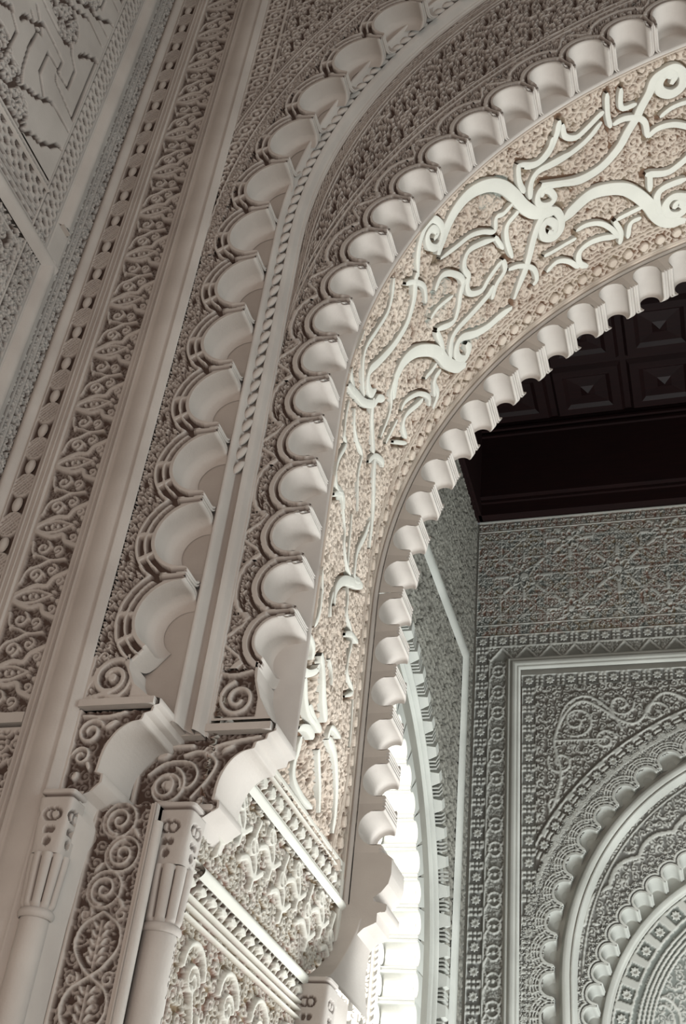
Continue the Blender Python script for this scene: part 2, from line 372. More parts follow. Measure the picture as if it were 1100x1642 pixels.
# ================================================================== OUTER SCALLOPED ARCH  (order 1)
oa = thing('scalloped_arch', 'outer scalloped stucco arch with ringed lobes and rope moulding, beside the broad smooth frame', 'arch', (-1.945, 3.5, 2.2))
SP1 = .405; R1 = 3.245; Z1 = 4.8
def H_outer(t, n):
    d = np.min([np.hypot(t - k * SP1, n + .012) for k in (-1, 0, 1)], axis=0); d0 = np.hypot(t, n + .012)
    phi = np.degrees(np.arctan2(t, -(n + .012))); h = np.ones_like(d)
    win = ((phi > -80) & (phi < -30)) | ((phi > -24) & (phi < 2)) | ((phi > 8) & (phi < 62))
    for a, b in ((.186, .210), (.222, .248)):
        h = np.where((d > a) & (d < b) & win, 0, h)
    h = np.where((d > .273), samp(T_fine, n, t, .30) * .9, h)
    h = np.where((d > .262) & (d < .273), .1, h)
    cu = np.abs(t) > .172
    h = np.where(cu & (n > -.16) & (np.abs(np.abs(t) - .183) < .0075), 0, h)
    h = np.where((d0 > .255) & (d < .262), 1, h)
    return h
kw = dict(sp=SP1, r=.168, cn=-.012, nout=-.327, yd=.155, Hf=H_outer, nb=46, fil=.06, notch=.012, na=84, dep=.032, amt=1, mat=M_facep)
m1 = scallop_mesh('scallop', **kw); m1b = scallop_mesh('scallop', R=R1, **kw); m10 = scallop_mesh('scallop', low=-.16, **kw)
nsc = 0
for m in range(0, 13):
    s = .21 + SP1 * m
    place('scallop', m1 if m else m10, m1b, oa, s, 2.205, Z1, R1, 1.3, 3.5); nsc += 1
send = math.degrees((.21 + SP1 * 12.5 - (Z1 - 2.205)) / R1)
pth = apath(Z1, Z1, R1, 1.3, 90, .06); pth = pth[np.degrees((pth[:, 4]) / R1) > send - .2]
sweep('arch_band', pth, 3.5, [(-.327, 0), (-.08, 0), (-.08, -.27)], M_face, oa)
# rope ring on the recessed plane
p = apath(2.0, 5.0, 3.30, 1.3, 80, .03)
sweep('ring_moulding', p, 3.80, sharp([(-.27, .142), (.055, .142), (.058, .158), (.064, .166), (.074, .162), (.080, .140), (.083, .095), (.112, .045), (.117, .095), (.122, .100), (.140, .075), (.146, .05), (.15, .03), (.158, .03), (.158, -.02)]), M_face, oa)
pr_ = apath(3.34, 5.0, 3.30, 1.3, 78, .0857)
b0 = base(oa); a_ = np.linspace(0, 2 * PI, 11); t_ = np.linspace(-1, 1, 7)
Pb = np.stack([.026 * np.sqrt(1.001 - t_[:, None] ** 2) * np.cos(a_) + .012 * t_[:, None], .018 * np.sqrt(1.001 - t_[:, None] ** 2) * np.sin(a_), .036 * t_[:, None] + .010 * np.sqrt(1.001 - t_[:, None] ** 2) * np.cos(a_)], -1)
me_bead = mesh_np('rope_bead', Pb.reshape(-1, 3), gridF(7, 11), M_face)
for x, z, nx, nz, s_ in pr_:
    o = link('rope_bead', me_bead, oa, Vector((x + .098 * nx, 3.695, z + .098 * nz + H)) - b0); o.rotation_euler = (0, math.atan2(-nz, nx), 0)

def half_round(name, cx, cy, z0, z1, rf, mat, parent, nz=40, nt=48, hf=None, col=None, a0=PI * .92, a1=PI * 2.12, dp=.010):
    z = np.linspace(z0, z1, nz); th = np.linspace(a0, a1, nt); Z, T = np.meshgrid(z, th, indexing='ij'); r = rf(Z, T); h = np.ones_like(r) if hf is None else np.clip(hf(Z, T), 0, 1)
    r = r - dp * (1 - h); P = np.stack([cx + r * np.cos(T), cy + r * np.sin(T), Z], -1)
    return grid(name, P, mat, parent, pcol(h, col or GR_DARK, .8))
# springing of the outer arch: spiral, ledge, corbel, carved fronts
def ruled_panel(name, xl, xr, z0, z1, res, Y, drw, mat, parent, d=.016, col=None):
    d *= 1.5
    """panel between two vertical outlines xl(z), xr(z)"""
    nz = int((z1 - z0) / res) + 1; z = np.linspace(z0, z1, nz); a = np.array([xl(q) for q in z]); b = np.array([xr(q) for q in z])
    nu = max(3, int((b - a).max() / res) + 1); t = np.linspace(0, 1, nu); U = a[:, None] + (b - a)[:, None] * t; V = z[:, None] + 0 * U
    cc = Cv(a.min(), b.max(), z0, z1, res); cc.H[:] = samp(T_fine, cc.U, cc.V, .34) * .34; drw(cc)
    fi = np.clip((U - cc.u[0]) / cc.du, 0, cc.nu - 1.001); fj = np.clip((V - cc.v[0]) / cc.dv, 0, cc.nv - 1.001); i = fi.astype(int); j = fj.astype(int); fi -= i; fj -= j
    Hn = (cc.H[j, i] * (1 - fi) + cc.H[j, i + 1] * fi) * (1 - fj) + (cc.H[j + 1, i] * (1 - fi) + cc.H[j + 1, i + 1] * fi) * fj
    e = np.minimum(U - a[:, None], b[:, None] - U); Hn = np.where(e < .012, 1, Hn); Hn = np.clip(Hn, 0, 1.4)
    P = np.stack([U, Y + d * (1 - Hn), V], -1)
    return grid(name, P, mat, parent, pcol(Hn, col or GR_DARK, 1))
def flat1(c): c.H[:] = 1
def corbel(parent, pts, y0, y1, mat, name='corbel'):
    """profile (x,z) extruded in depth; seen from below"""
    q = np.array(pts, float)
    P = np.stack([np.stack([q[:, 0], 0 * q[:, 0] + y, q[:, 1]], -1) for y in (y1, y0 + .006, y0)])
    P[2, :, 0] -= .005
    return grid(name, P, mat, parent)
def quarter(x0, z0, x1, z1, n=12):
    """concave quarter curve from (x0,z0) top right to (x1,z1) bottom left"""
    return [(x1 + (x0 - x1) * (1 - math.cos(PI / 2 * (1 - k / n))) , z1 + (z0 - z1) * math.sin(PI / 2 * (1 - k / n))) for k in range(n + 1)]
co1 = [(-2.105, 2.213), (-2.098, 2.17), (-2.06, 2.10), (-1.99, 2.045), (-1.93, 2.03), (-1.928, 2.005), (-1.95, 2.0), (-1.955, 1.975), (-1.985, 1.97), (-1.99, 1.945)] + quarter(-1.995, 1.94, -2.125, 1.76) + [(-2.128, 1.73), (-2.10, 1.725), (-2.098, 1.69), (-2.13, 1.655), (-2.165, 1.64), (-2.172, 1.60), (-2.155, 1.56), (-2.165, 1.45), (-2.175, 1.2), (-2.175, -H)]
corbel(oa, sharp(co1), 3.5, 3.83, M_face)
P1 = np.array(co1)
def xcur(pts):
    a = np.array(pts)[::-1]; zz = np.maximum.accumulate(a[:, 1] + np.arange(len(a)) * 1e-6); return lambda z: float(np.interp(z, zz, a[:, 0]))
x1f = xcur(co1)
def d_sp1(c):
    c.stroke(crom([(-2.27, 2.04), (-2.2, 2.06), (-2.13, 2.05), (-2.09, 2.09), (-2.085, 2.15), (-2.12, 2.20)], 5), .02)
    c.stroke(spiral(-2.165, 2.135, .085, .028, 1.2, 1.25, 30), .024); c.ell(-2.165, 2.135, .02, .02)
    c.stroke([(-2.27, 2.03), (-1.9, 2.03)], .03); c.stroke([(-2.26, 2.09), (-2.24, 2.18)], .012)
    c.H = np.maximum(c.H, (c.U < -2.24) * samp(T_fine, c.U, c.V, .3)); c.H = np.where((c.U > -2.075) & (c.V < 2.1), 1, c.H)
ruled_panel('spiral_scroll', lambda z: -2.27, x1f, 2.035, 2.235, .0045, 3.5, d_sp1, M_facep, oa, .02)
boxes('impost_ledge', [(-2.27, -1.95, 3.48, 3.52, 2.0, 2.03)], M_face, oa)
def d_cf1(c):
    c.stroke(spiral(-2.20, 1.90, .055, .015, .5, 1.4), .016); c.stroke(spiral(-2.215, 1.80, .04, .01, 3, -1.3), .014)
    c.stroke(crom([(-2.25, 1.97), (-2.14, 1.965), (-2.07, 1.98)], 5), .014); c.ell(-2.12, 1.93, .03, .012, .6); c.ell(-2.22, 1.72, .02, .012, 1.2); c.ell(-2.175, 1.76, .022, .01, 2)
ruled_panel('corbel_front', lambda z: -2.27, x1f, 1.655, 1.995, .0045, 3.5, d_cf1, M_facep, oa, .02)
ruled_panel('jamb_return_front', lambda z: -2.27, lambda z: min(x1f(z), -2.16), -H, 1.655, .05, 3.5, flat1, M_face, oa)

# ================================================================== MIDDLE SCALLOPED ARCH (order 2)
ma = thing('scalloped_arch', 'middle scalloped stucco arch with pale shell scoops, between rope moulding and arabesque soffit', 'arch', (-1.557, 3.78, 2.3))
SP2 = .2755; R2 = 2.857; Z2 = 3.95; CN2 = -.05
def H_mid(kind):
    def f(t, n):
        d = np.hypot(t, n - CN2); h = np.ones_like(d); dm = np.min([np.hypot(t - k * SP2, n - CN2) for k in (-1, 0, 1)], axis=0)
        sh = (0,) if kind == 0 else (-1, 1)
        D = np.min([np.hypot(t - k * SP2, n - CN2 + .01) for k in sh], axis=0)
        g = samp(T_fine, n, t, .24)
        out = dm > .180
        if kind == 0: h = np.where(out & (D < .215), g, np.where(out & (D > .240), g * .8, h)); h = np.where(out & (np.abs(D - .212) < .006), 0, h)
        else:
            tri = np.abs(t) * 1.3 + (-.16 - n) * .9; h = np.where(out, g * .9, h)
            h = np.where(out & (np.abs(D - .22) < .014), 1, h); h = np.where(out & (np.abs(np.abs(t) - (.02 + (n + .29) * .8)) < .009) & (n > -.29), 1, h)
        for a, b in ((.120, .136), (.163, .180)):
            w = (n < CN2 + .05) if a > .14 else (n < CN2 + .075)
            h = np.where((dm > a) & (dm < b) & w, .0, h)
        h = np.where((np.abs(t) > .118) & (n > -.12) & (np.abs(np.abs(t) - .127) < .0045), .1, h)
        return h
    return f
kw = dict(sp=SP2, r=.106, cn=CN2, nout=-.292, yd=.22, nb=40, fil=.05, notch=.010, na=56, dep=.030, mat=M_facep, phi=95, chamfer=.018)
def two(Hf): return scallop_mesh('scallop', Hf=Hf, **kw), scallop_mesh('scallop', Hf=Hf, R=R2, **kw)
MA = [two(H_mid(0)), two(H_mid(1))]; m20 = scallop_mesh('scallop', Hf=H_mid(1), low=-.12, **kw)
for m in range(0, 25):
    s = .1375 + SP2 * m; a, b = MA[(m + 1) % 2]; place('scallop', a if m else m20, b, ma, s, 2.313, Z2, R2, 1.3, 3.78)
# spandrel strip between rope ring and the lobes of the middle arch
sweep('scoop_back', np.array([r for r in apath(2.04, 3.95, 2.84, 1.3, 84, .05)]), 3.985, [(-.27, 0), (-.018, 0), (-.012, -.02)], M_face, ma)
n_ = 420; A = apath(3.6, 5.0, 3.145, 1.3, 78, .01); B = apath(3.6, 3.95, 3.150, 1.3, 80, .01)
ta = np.linspace(0, 1, n_); ia = np.interp(ta, A[:, 4] / A[-1, 4], np.arange(len(A))); ib = np.interp(ta, B[:, 4] / B[-1, 4], np.arange(len(B)))
PA = np.stack([np.interp(ia, np.arange(len(A)), A[:, k]) for k in (0, 1)], -1); PB = np.stack([np.interp(ib, np.arange(len(B)), B[:, k]) for k in (0, 1)], -1)
tv = np.linspace(0, 1, 150)[:, None, None]; Q = PA[None] * (1 - tv) + PB[None] * tv; U = Q[..., 0]; V = Q[..., 1]
wd = np.linalg.norm(PB - PA, axis=1)[None]; dA = tv[..., 0] * wd; dB = (1 - tv[..., 0]) * wd
h = samp(T_fil2, U, V, .28)
h = np.where(dA < .10, np.maximum(np.cos(2 * PI * (U - V) / .026) > .2, np.cos(2 * PI * (U + V) / .026) > .2) * .8, h)
for dd, c0, w0 in ((dA, .006, .014), (dA, .105, .016), (dA, .135, .012), (dB, .05, .018), (dB, .09, .014)):
    h = np.where((np.abs(dd - c0) < w0 * .9) & (wd > .2), 0, h); h = np.maximum(h, line(dd, c0, w0) * (wd > .03))
h = np.where((dB < .04), samp(T_fine, U, V, .24), h)
grid('arabesque_spandrel', np.stack([U, 3.785 + .032 * (1 - h), V], -1), M_facep, ma, pcol(h, GR_DARK, 1))
# springing of the middle arch
co2 = [(-1.677, 2.313), (-1.672, 2.25), (-1.645, 2.17), (-1.60, 2.09), (-1.57, 2.06), (-1.556, 2.05), (-1.556, 2.02), (-1.585, 2.01), (-1.59, 1.985), (-1.63, 1.975), (-1.635, 1.95)] + quarter(-1.64, 1.945, -1.765, 1.765) + [(-1.768, 1.74), (-1.745, 1.735), (-1.742, 1.705), (-1.80, 1.665), (-1.815, 1.62), (-1.86, 1.60)]
corbel(ma, sharp(co2), 3.78, 4.03, M_face)
x2f = xcur(co2)
def d_sp2(c):
    c.stroke(spiral(-1.745, 2.175, .082, .02, 1.9, 1.6, 36), .020); c.stroke([(-1.85, 2.075), (-1.6, 2.075)], .03)
    c.stroke(crom([(-1.85, 2.30), (-1.78, 2.285), (-1.70, 2.30)], 4), .016); c.H = np.maximum(c.H, (c.U < -1.83) * samp(T_fine, c.U, c.V, .26))
    c.H = np.where((c.U > -1.66), 1, c.H)
ruled_panel('spiral_scroll', lambda z: -1.847, x2f, 2.075, 2.34, .0045, 3.78, d_sp2, M_facep, ma, .02)
boxes('impost_ledge', [(-1.95, -1.575, 3.76, 3.80, 2.02, 2.052), (-2.0, -1.86, 3.755, 3.80, 2.0, 2.02)], M_face, ma)
def d_cf2(c):
    c.stroke(spiral(-1.985, 1.80, .085, .03, 1.2, -1.2, 30), .014); c.stroke(spiral(-1.985, 1.80, .062, .012, 0, 1.5, 24), .014); c.ell(-1.97, 1.80, .02, .02)
    c.stroke(crom([(-2.07, 1.85), (-2.0, 1.90), (-1.9, 1.90), (-1.86, 1.85), (-1.88, 1.80), (-1.93, 1.79)], 5), .013)
    c.stroke(crom([(-1.93, 1.93), (-1.86, 1.945), (-1.79, 1.90), (-1.81, 1.83), (-1.87, 1.75)], 5), .015)
    c.stroke(spiral(-1.825, 1.94, .03, .008, 0, 1.3), .01); c.stroke(crom([(-1.80, 1.965), (-1.72, 1.985), (-1.62, 2.0)], 4), .016); c.ell(-1.75, 1.955, .03, .01, .5)
    c.ell(-1.83, 1.74, .02, .012, .8); c.stroke([(-2.0, 1.97), (-1.9, 1.97)], .02); c.ell(-2.02, 1.93, .03, .014, .4); c.ell(-1.9, 1.70, .05, .012, 0)
    c.stroke([(-2.1, 1.71), (-1.78, 1.71)], .03)
ruled_panel('corbel_front', lambda z: -2.12, x2f, 1.69, 2.03, .0045, 3.78, d_cf2, M_facep, ma, .022)
ruled_panel('jamb_return_front', lambda z: -2.0, lambda z: min(x2f(z), -1.80), -H, 1.70, .05, 3.785, flat1, M_face, ma)
def d_strip(c):
    xm = -2.045; c.H[:] = samp(T_fine, c.U, c.V, .34) * .55
    for k in range(3):
        z = 1.60 - k * .13; s = 1 if k % 2 else -1
        c.stroke(spiral(xm + .02 * s, z, .055, .012, 1.57 * s, 1.4 * s, 30), .013); c.ring(xm + .02 * s, z, .066, .010); c.ell(xm - .06 * s, z - .05, .026, .010, .9 * s)
    for k in range(5):
        z = 1.26 - k * .22
        for sg in (-1, 1):
            c.stroke(crom([(xm, z), (xm + sg * .07, z - .05), (xm + sg * .085, z - .12), (xm + sg * .04, z - .19), (xm, z - .22)], 6), .012)
            c.stroke(spiral(xm + sg * .07, z - .01, .026, .006, 1, sg * 1.2, 16), .009)
            for q in range(5): c.ell(xm + sg * .022, z - .045 - .03 * q, .020, .007, sg * .9)
        c.stroke([(xm, z - .03), (xm, z - .19)], .008)
ruled_panel('carved_strip', lambda z: -2.172, lambda z: -1.925, .45, 1.665, .0046, 3.63, d_strip, M_facep, ma, .02)
half_round('strip_ridge', -1.925, 3.665, -H, 1.60, lambda Z, T: .024 + 0 * Z, M_face, ma, 3, 14)
boxes('strip_block', [(-2.172, -1.925, 3.665, 3.80, -H, 1.665), (-1.95, -1.925, 3.64, 3.80, -H, 1.665)], M_face, ma)

# ================================================================== ENGAGED COLUMNS
def column(label, cx, cy, r, zt, zcb, zfl, mat_s, group=None):
    """zt top of the capital block, zcb its bottom, zfl bottom of the fluted neck; shaft goes down to the floor"""
    t = thing('engaged_column', label, 'column', (cx, cy, -H), group)
    half_round('shaft', cx, cy, -H, zfl - .012, lambda Z, T: r + 0 * Z, mat_s, t, 6, 40)
    half_round('astragal', cx, cy, zfl - .02, zfl + .012, lambda Z, T: r + .012 * np.sqrt(np.clip(1 - ((Z - zfl + .004) / .017) ** 2, 0, 1)), mat_s, t, 9, 40)
    half_round('neck', cx, cy, zfl + .01, zcb, lambda Z, T: r * .93 + (.016 * np.sqrt(np.abs(np.cos(T * 5))) + .010 * sstep(zfl, zcb, Z)) * sstep(zfl, zfl + .03, Z), M_facep, t, 40, 140,
               lambda Z, T: 1 - (np.abs(np.cos(T * 5)) < .16) * (Z > zfl + .03) * (Z < zcb - .012), dp=.010)
    def sq(Z, T):
        c_, s_ = np.abs(np.cos(T)), np.abs(np.sin(T)); k = sstep(zcb, zt, Z); p = 5 + 4 * k
        return (r * 1.14 + .010 * k) / ((c_ ** p + s_ ** p) ** (1 / p))
    def hb(Z, T):
        h = np.ones_like(Z); zm = (zt + zcb) / 2; hh = (zt - zcb)
        for tc in (PI * 1.1, PI * 1.5, PI * 1.93):
            for dz, dt, a in ((.10, -.17, .024), (.10, .17, .024), (-.14, -.16, .013), (-.14, .16, .013), (-.32, 0, .016)):
                d = np.hypot((T - tc - dt) * r * 1.2, Z - zm - dz * hh); h = np.where(d < a, .0, h)
                if a > .02: h = np.where((d < a * .6), .9, h)
        h = np.where(np.abs(Z - zt + .022) < .005, 0, h); return h
    half_round('capital', cx, cy, zcb, zt, sq, M_facep, t, 54, 110, hb, dp=.016)
    return t
column('slender engaged column on the outer jamb, its capital under the outermost corbel, left of the carved strip', -2.225, 3.50, .052, 1.635, 1.40, 1.20, M_face)
column('engaged column right of the dark carved strip, under the middle corbel, beside the arabesque jamb', -1.885, 3.775, .068, 1.69, 1.455, 1.24, M_face)
column('partly visible engaged column at the inner jamb edge, capital against the bright opening', -1.775, 5.24, .078, 1.49, 1.22, 1.0, M_face)

# ================================================================== SOFFIT with arabesques
so = thing('arabesque_soffit', 'inner face of the arch covered in pale scrolling arabesques on a tan carved ground', 'arch soffit', (-1.8, 4.0, -H))
SZ0 = .8
def S0(u):
    z = SZ0 + u * (3.95 - SZ0); a = np.clip(u - 1, 0, 1) * PI / 2
    return np.where(u < 1, -1.8 + .26 * sstep(2.18, 2.68, z), 1.3 - 2.84 * np.cos(a)), np.where(u < 1, z, 3.95 + 2.84 * np.sin(a))
def S1(u):
    z = SZ0 + u * (3.77 - SZ0); a = np.clip(u - 1, 0, 1) * PI / 2
    return np.where(u < 1, -1.8, 1.36 - 3.16 * np.cos(a)), np.where(u < 1, z, 3.77 + 3.16 * np.sin(a))
def sof(U, Wv, hh):
    """soffit point for parameters u (along), w (depth) raised by hh"""
    x0, z0 = S0(U); x1, z1 = S1(U); x = x0 + (x1 - x0) * Wv; z = z0 + (z1 - z0) * Wv; y = 4.0 + 1.6 * Wv
    a = np.clip(U - 1, 0, 1) * PI / 2; nx = np.cos(a); nz = -np.sin(a)
    return np.stack([x + nx * hh, y, z + nz * hh], -1)
LU0, LU1 = 3.06, 4.70                                                    # metres per unit of u
u_lo = (2.185 - SZ0) / (3.95 - SZ0)
u = np.r_[np.arange(u_lo, 1, .0062 / LU0), np.arange(1, 2.001, .0062 / LU1)]; wv = np.arange(0, 1.0001, .0058 / 1.6)
Us, Ws = np.meshgrid(u, wv); SL = np.where(Us < 1, (Us) * LU0, LU0 + (Us - 1) * LU1); YM = Ws * 1.6
class Sc(Cv):
    def __init__(s):
        s.u = u; s.U = SL; s.V = YM; s.b = .007; s.H = np.zeros_like(SL); s.sl = SL[0]; s.ym = YM[:, 0]
    def win(s, a, b, c_, d):
        i0 = np.searchsorted(s.sl, a); i1 = np.searchsorted(s.sl, b) + 1; j0 = np.searchsorted(s.ym, c_); j1 = np.searchsorted(s.ym, d) + 1
        return (slice(j0, j1), slice(i0, i1)) if i1 > i0 and j1 > j0 and i0 < len(s.sl) and j0 < len(s.ym) else None
sg = Sc()
TR = "67 1340,180 1360,115 1385,75 1417,65 1453,100 1480,160 1500,240 1515,320 1532,385 1550,420 1575,460;36 1603,370 1570,320 1548,300 1540,335 1545,375 1560,400 1570,385 1562,335 1552,320 1548,340;44 1485,745 1500,680 1510,640 1520,580 1528,520 1538,465 1550,435 1568,445 1578,495 1578,560 1565,580 1548,545 1545,495 1555,475 1568,515 1565,550 1555,530;36 1290,165 1295,80 1305,30 1320,5 1338,15 1353,75 1353,125 1338,140 1323,100 1320,50 1333,45 1343,85 1333,95;31 1510,110 1510,190 1518,260;27 1510,115 1542,165 1565,140 1573,100;35 1528,310 1530,245 1542,210 1568,215 1605,225;32 1458,365 1433,330 1407,305 1395,325 1393,370 1400,420 1395,460 1400,510 1423,550 1440,525 1458,505 1468,495;32 1325,315 1343,285 1367,330 1387,410 1377,485;26 1343,205 1380,230 1410,245 1435,280 1458,325 1463,270 1478,280 1498,265;30 1488,525 1480,420 1482,350 1498,330 1505,325;26 1458,350 1472,445;28 1478,565 1502,600 1525,665 1530,735 1522,750;31 1470,495 1472,555 1453,590 1443,645;72 1583,525 1603,500 1630,480 1657,500 1685,545 1705,610 1723,695 1735,775 1752,835 1778,865;50 1548,280 1603,365 1633,380 1657,365 1680,320 1693,270 1708,220 1715,185 1728,135 1735,90 1748,75 1765,75 1778,120 1775,170 1760,185 1745,155 1742,115 1752,85 1765,110 1760,140;32 1725,515 1725,620;40 1738,770 1735,675 1745,635 1780,635;46 1800,785 1780,735 1760,705 1748,735 1752,790 1768,815 1778,790 1768,750 1760,770;35 1670,780 1647,745 1623,730 1607,750 1607,810 1620,855;29 1603,620 1623,625 1645,660 1663,725 1673,790;29 1548,735 1568,720 1588,760 1605,830;24 1545,640 1562,650 1585,655 1603,660;28 1688,820 1693,745 1710,740;29 1667,685 1677,765 1675,830;28 1670,685 1693,685 1713,685;32 1670,200 1688,200 1708,225 1720,265 1723,340;36 1585,45 1580,95 1565,155 1545,170 1520,145;31 1590,70 1593,130 1610,165 1627,155 1647,130 1657,120;31 1548,210 1580,225 1610,220 1633,200 1653,160;28 1663,45 1663,140 1667,210;28 1685,55 1685,145 1708,160;26 1742,270 1760,250 1780,250 1802,265;33 1723,340 1738,320 1760,330 1780,365 1802,420;39 1718,520 1750,560 1770,545 1790,510;39 1288,140 1282,170 1275,230 1255,280 1232,290 1200,275 1160,230 1127,185 1117,220 1125,280 1140,305;25 1258,120 1282,170 1302,240 1302,315;61 1193,500 1203,440 1213,425 1235,425 1268,470 1305,565 1323,635 1335,710 1357,800 1377,845;32 1320,505 1328,585 1330,655;32 1320,495 1357,555 1373,515 1383,440 1397,425;45 1480,780 1455,770 1430,765 1403,735 1373,680 1360,705 1363,765 1377,805 1387,780 1383,735;37 1345,725 1350,645 1363,615 1400,615 1435,605 1448,580;22 1308,410 1328,405 1363,430;24 1230,30 1220,85 1200,115 1163,100 1123,75 1105,120 1097,215;19 1073,-25 1107,0 1127,0;26 1280,645 1300,655 1312,655;27 1300,800 1305,715 1320,710;36 1012,-50 1028,-25 1068,125 1093,230 1127,335 1145,360 1163,415;33 1068,-25 1058,20 1062,95;36 1130,315 1117,365 1110,450 1107,515;42 1110,540 1097,595 1085,670 1068,730 1035,775;25 1080,475 1110,540 1133,640 1133,670;21 1030,55 1005,50 973,65 975,110 902,25 863,10 860,55 897,160;20 1052,145 1042,195 1045,270 1058,375 1028,375 998,460;30 1215,775 1210,695 1222,670 1252,710 1270,730;25 1208,605 1225,605 1260,670 1285,760 1285,810;27 1292,850 1308,810 1302,725 1320,710;21 1175,670 1213,800;20 1150,600 1173,610 1195,615;21 1208,410 1188,445 1183,500 1165,525 1135,525;21 812,-15 893,160 888,215;18 868,20 860,65 888,145 880,200 870,260 848,290 843,365 858,460;32 1052,695 1020,655 948,545 910,530 890,555 930,665;17 940,350 910,365 883,370 845,400;39 710,240 743,245 807,365 888,575 945,725;23 703,-50 680,0 657,50;12 823,440 802,475;22 657,35 633,45 603,25 583,-10 580,-50;19 718,200 690,185 677,210;26 532,10 540,65 550,125 568,165 575,155;10 545,-5 542,55;11 555,35 550,80;18 568,-10 573,60 565,100;30 588,145 588,190 578,250 568,315 560,405;11 623,270 623,325 608,360;17 818,450 785,480 795,580 785,630 738,595 715,610 730,735 720,740 667,600;23 745,480 792,605 830,750;16 545,130 535,210 532,285 537,345;16 720,775 680,800 635,805;23 537,245 537,320 542,405;25 510,275 522,320 525,385;20 508,315 492,350 478,365 463,410 460,505 465,590;18 552,480 570,475 593,610;29 555,485 560,570 555,645 537,730 510,785 478,810;16 527,455 517,510 500,590 475,655"
def s_of(q): return q * LU0 if q < 1 else LU0 + (q - 1) * LU1
fine = np.maximum(samp(T_fine, SL, YM, .36) * .6, samp(T_fil, SL, YM, .40) * .95)
flow = sg.H.copy()
ribbons = []
for ln in TR.split(';'):
    wmm, *pts = ln.split(); pts = [tuple(int(v) / 1000 for v in p_.split(',')) for p_ in pts]
    ribbons.append((int(wmm) / 1000, crom([(s_of(a), b * 1.6) for a, b in pts], 5)))
near = Sc()
for w_, pts in ribbons: near.stroke(pts, w_ * 1.25 + .034, 1.)
sg.H = fine * (1 - near.H)                                               # a clear groove along every ribbon
# lace band at the far edge and the bead line at the near edge
lw = YM / 1.6
lace = np.maximum(np.cos(2 * PI * (SL * 1 + YM) / .055) > .5, np.cos(2 * PI * (SL - YM) / .055) > .5) * .6
q_ = (SL % .12) / .12 - .5; lace = np.where(np.hypot(q_ / .26, (lw - .925) / .022) < 1, 1.0, np.where(np.hypot(q_ / .36, (lw - .925) / .036) < 1, 0, lace))
lt = 1.375
sg.H = np.where(YM > 1.35, lace, sg.H)
for c0, w0 in ((1.35, .018), (1.385, .009), (1.585, .03), (1.56, .008), (.012, .014)): sg.H = np.maximum(sg.H * (np.abs(YM - c0) > w0 * .9), line(YM, c0, w0, .005))
pc = pcol(sg.H / .95, GR_TAN, 1.)
mix = samp(T_fil, SL + .3, YM, 2.6)[..., None]; pc[..., :3] = np.array(GR_TAN) * (1 - mix * .6) + np.array((.20, .16, .11)) * mix * .6
eye = np.zeros_like(SL)
for cu, cv_, ru, rv in ((4.62, .62, .16, .16), (4.95, 1.18, .13, .10), (3.45, 1.16, .13, .09), (2.75, .33, .15, .10), (5.25, .26, .14, .1)):
    eye = np.maximum(eye, np.clip(1.2 - np.hypot((SL - cu) / ru, (YM - cv_) / rv), 0, 1) > .2)
pc[..., :3] = np.where((eye > 0)[..., None], np.array((.26, .27, .24)), pc[..., :3])
pc[..., 3] = np.clip(pc[..., 3], 0, 1) * .95
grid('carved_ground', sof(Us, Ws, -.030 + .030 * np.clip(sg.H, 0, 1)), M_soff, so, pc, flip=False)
# every arabesque ribbon is its own moulded strip
bs = base(so)
for w_, pts in ribbons:
    q = np.array(pts); keep = (q[:, 1] > -.02); q = q[keep]
    if len(q) < 3: continue
    d = np.gradient(q, axis=0); d /= np.linalg.norm(d, axis=1, keepdims=True) + 1e-9; nrm = np.stack([-d[:, 1], d[:, 0]], -1)
    L = len(q); tt = np.linspace(0, 1, L); taper = np.clip(np.minimum(tt, 1 - tt) * 8 + .45, 0, 1)
    hw = w_ * .66 * taper
    offs = [(-1.0, -.030), (-.99, -.001), (-.94, .004), (-.88, .0048), (0, .0046), (.88, .0048), (.94, .004), (.99, -.001), (1.0, -.030)]
    rows = []
    for a, hh in offs:
        e = q + nrm * (hw * a)[:, None]; uu = np.where(e[:, 0] < LU0, e[:, 0] / LU0, 1 + (e[:, 0] - LU0) / LU1); rows.append(sof(uu, np.clip(e[:, 1], 0.004, 1.58) / 1.6, hh))
    grid('arabesque_ribbon', np.array(rows), M_pale, so)

# ---- flat jamb below the springing: mouldings and carved panels on the plane X=-1.8
jm = thing('carved_jamb', 'flat jamb panel below the springing with two slanting-looking mouldings and flower carving', 'jamb', (-1.8, 3.9, -H))
c = Cv(3.78, 5.6, .5, 2.19, .0058)
h = samp(T_fil, c.U, c.V, .30) * .8
up = (c.V > 1.5) & (c.V < 1.94)
for k in range(9):
    yy = 3.95 + k * .19; zz = 1.58 + (.2 if k % 2 else .08)
    c.stroke(crom([(yy - .12, zz + .02), (yy - .04, zz + .05), (yy + .04, zz), (yy + .13, zz + .05)], 5), .030); c.stroke(spiral(yy, zz + .11, .05, .012, 0, 1.3), .014)
    c.stroke(crom([(yy + .02, zz - .06), (yy + .05, zz + .05), (yy, zz + .14), (yy + .04, zz + .24)], 5), .026)
kp = Cv(3.78, 5.6, .5, 2.19, .0058); kp.H = c.H; h = np.where(up, np.maximum(samp(T_fine, c.U, c.V, .40) * .55, c.H), h); c.H[:] = 0
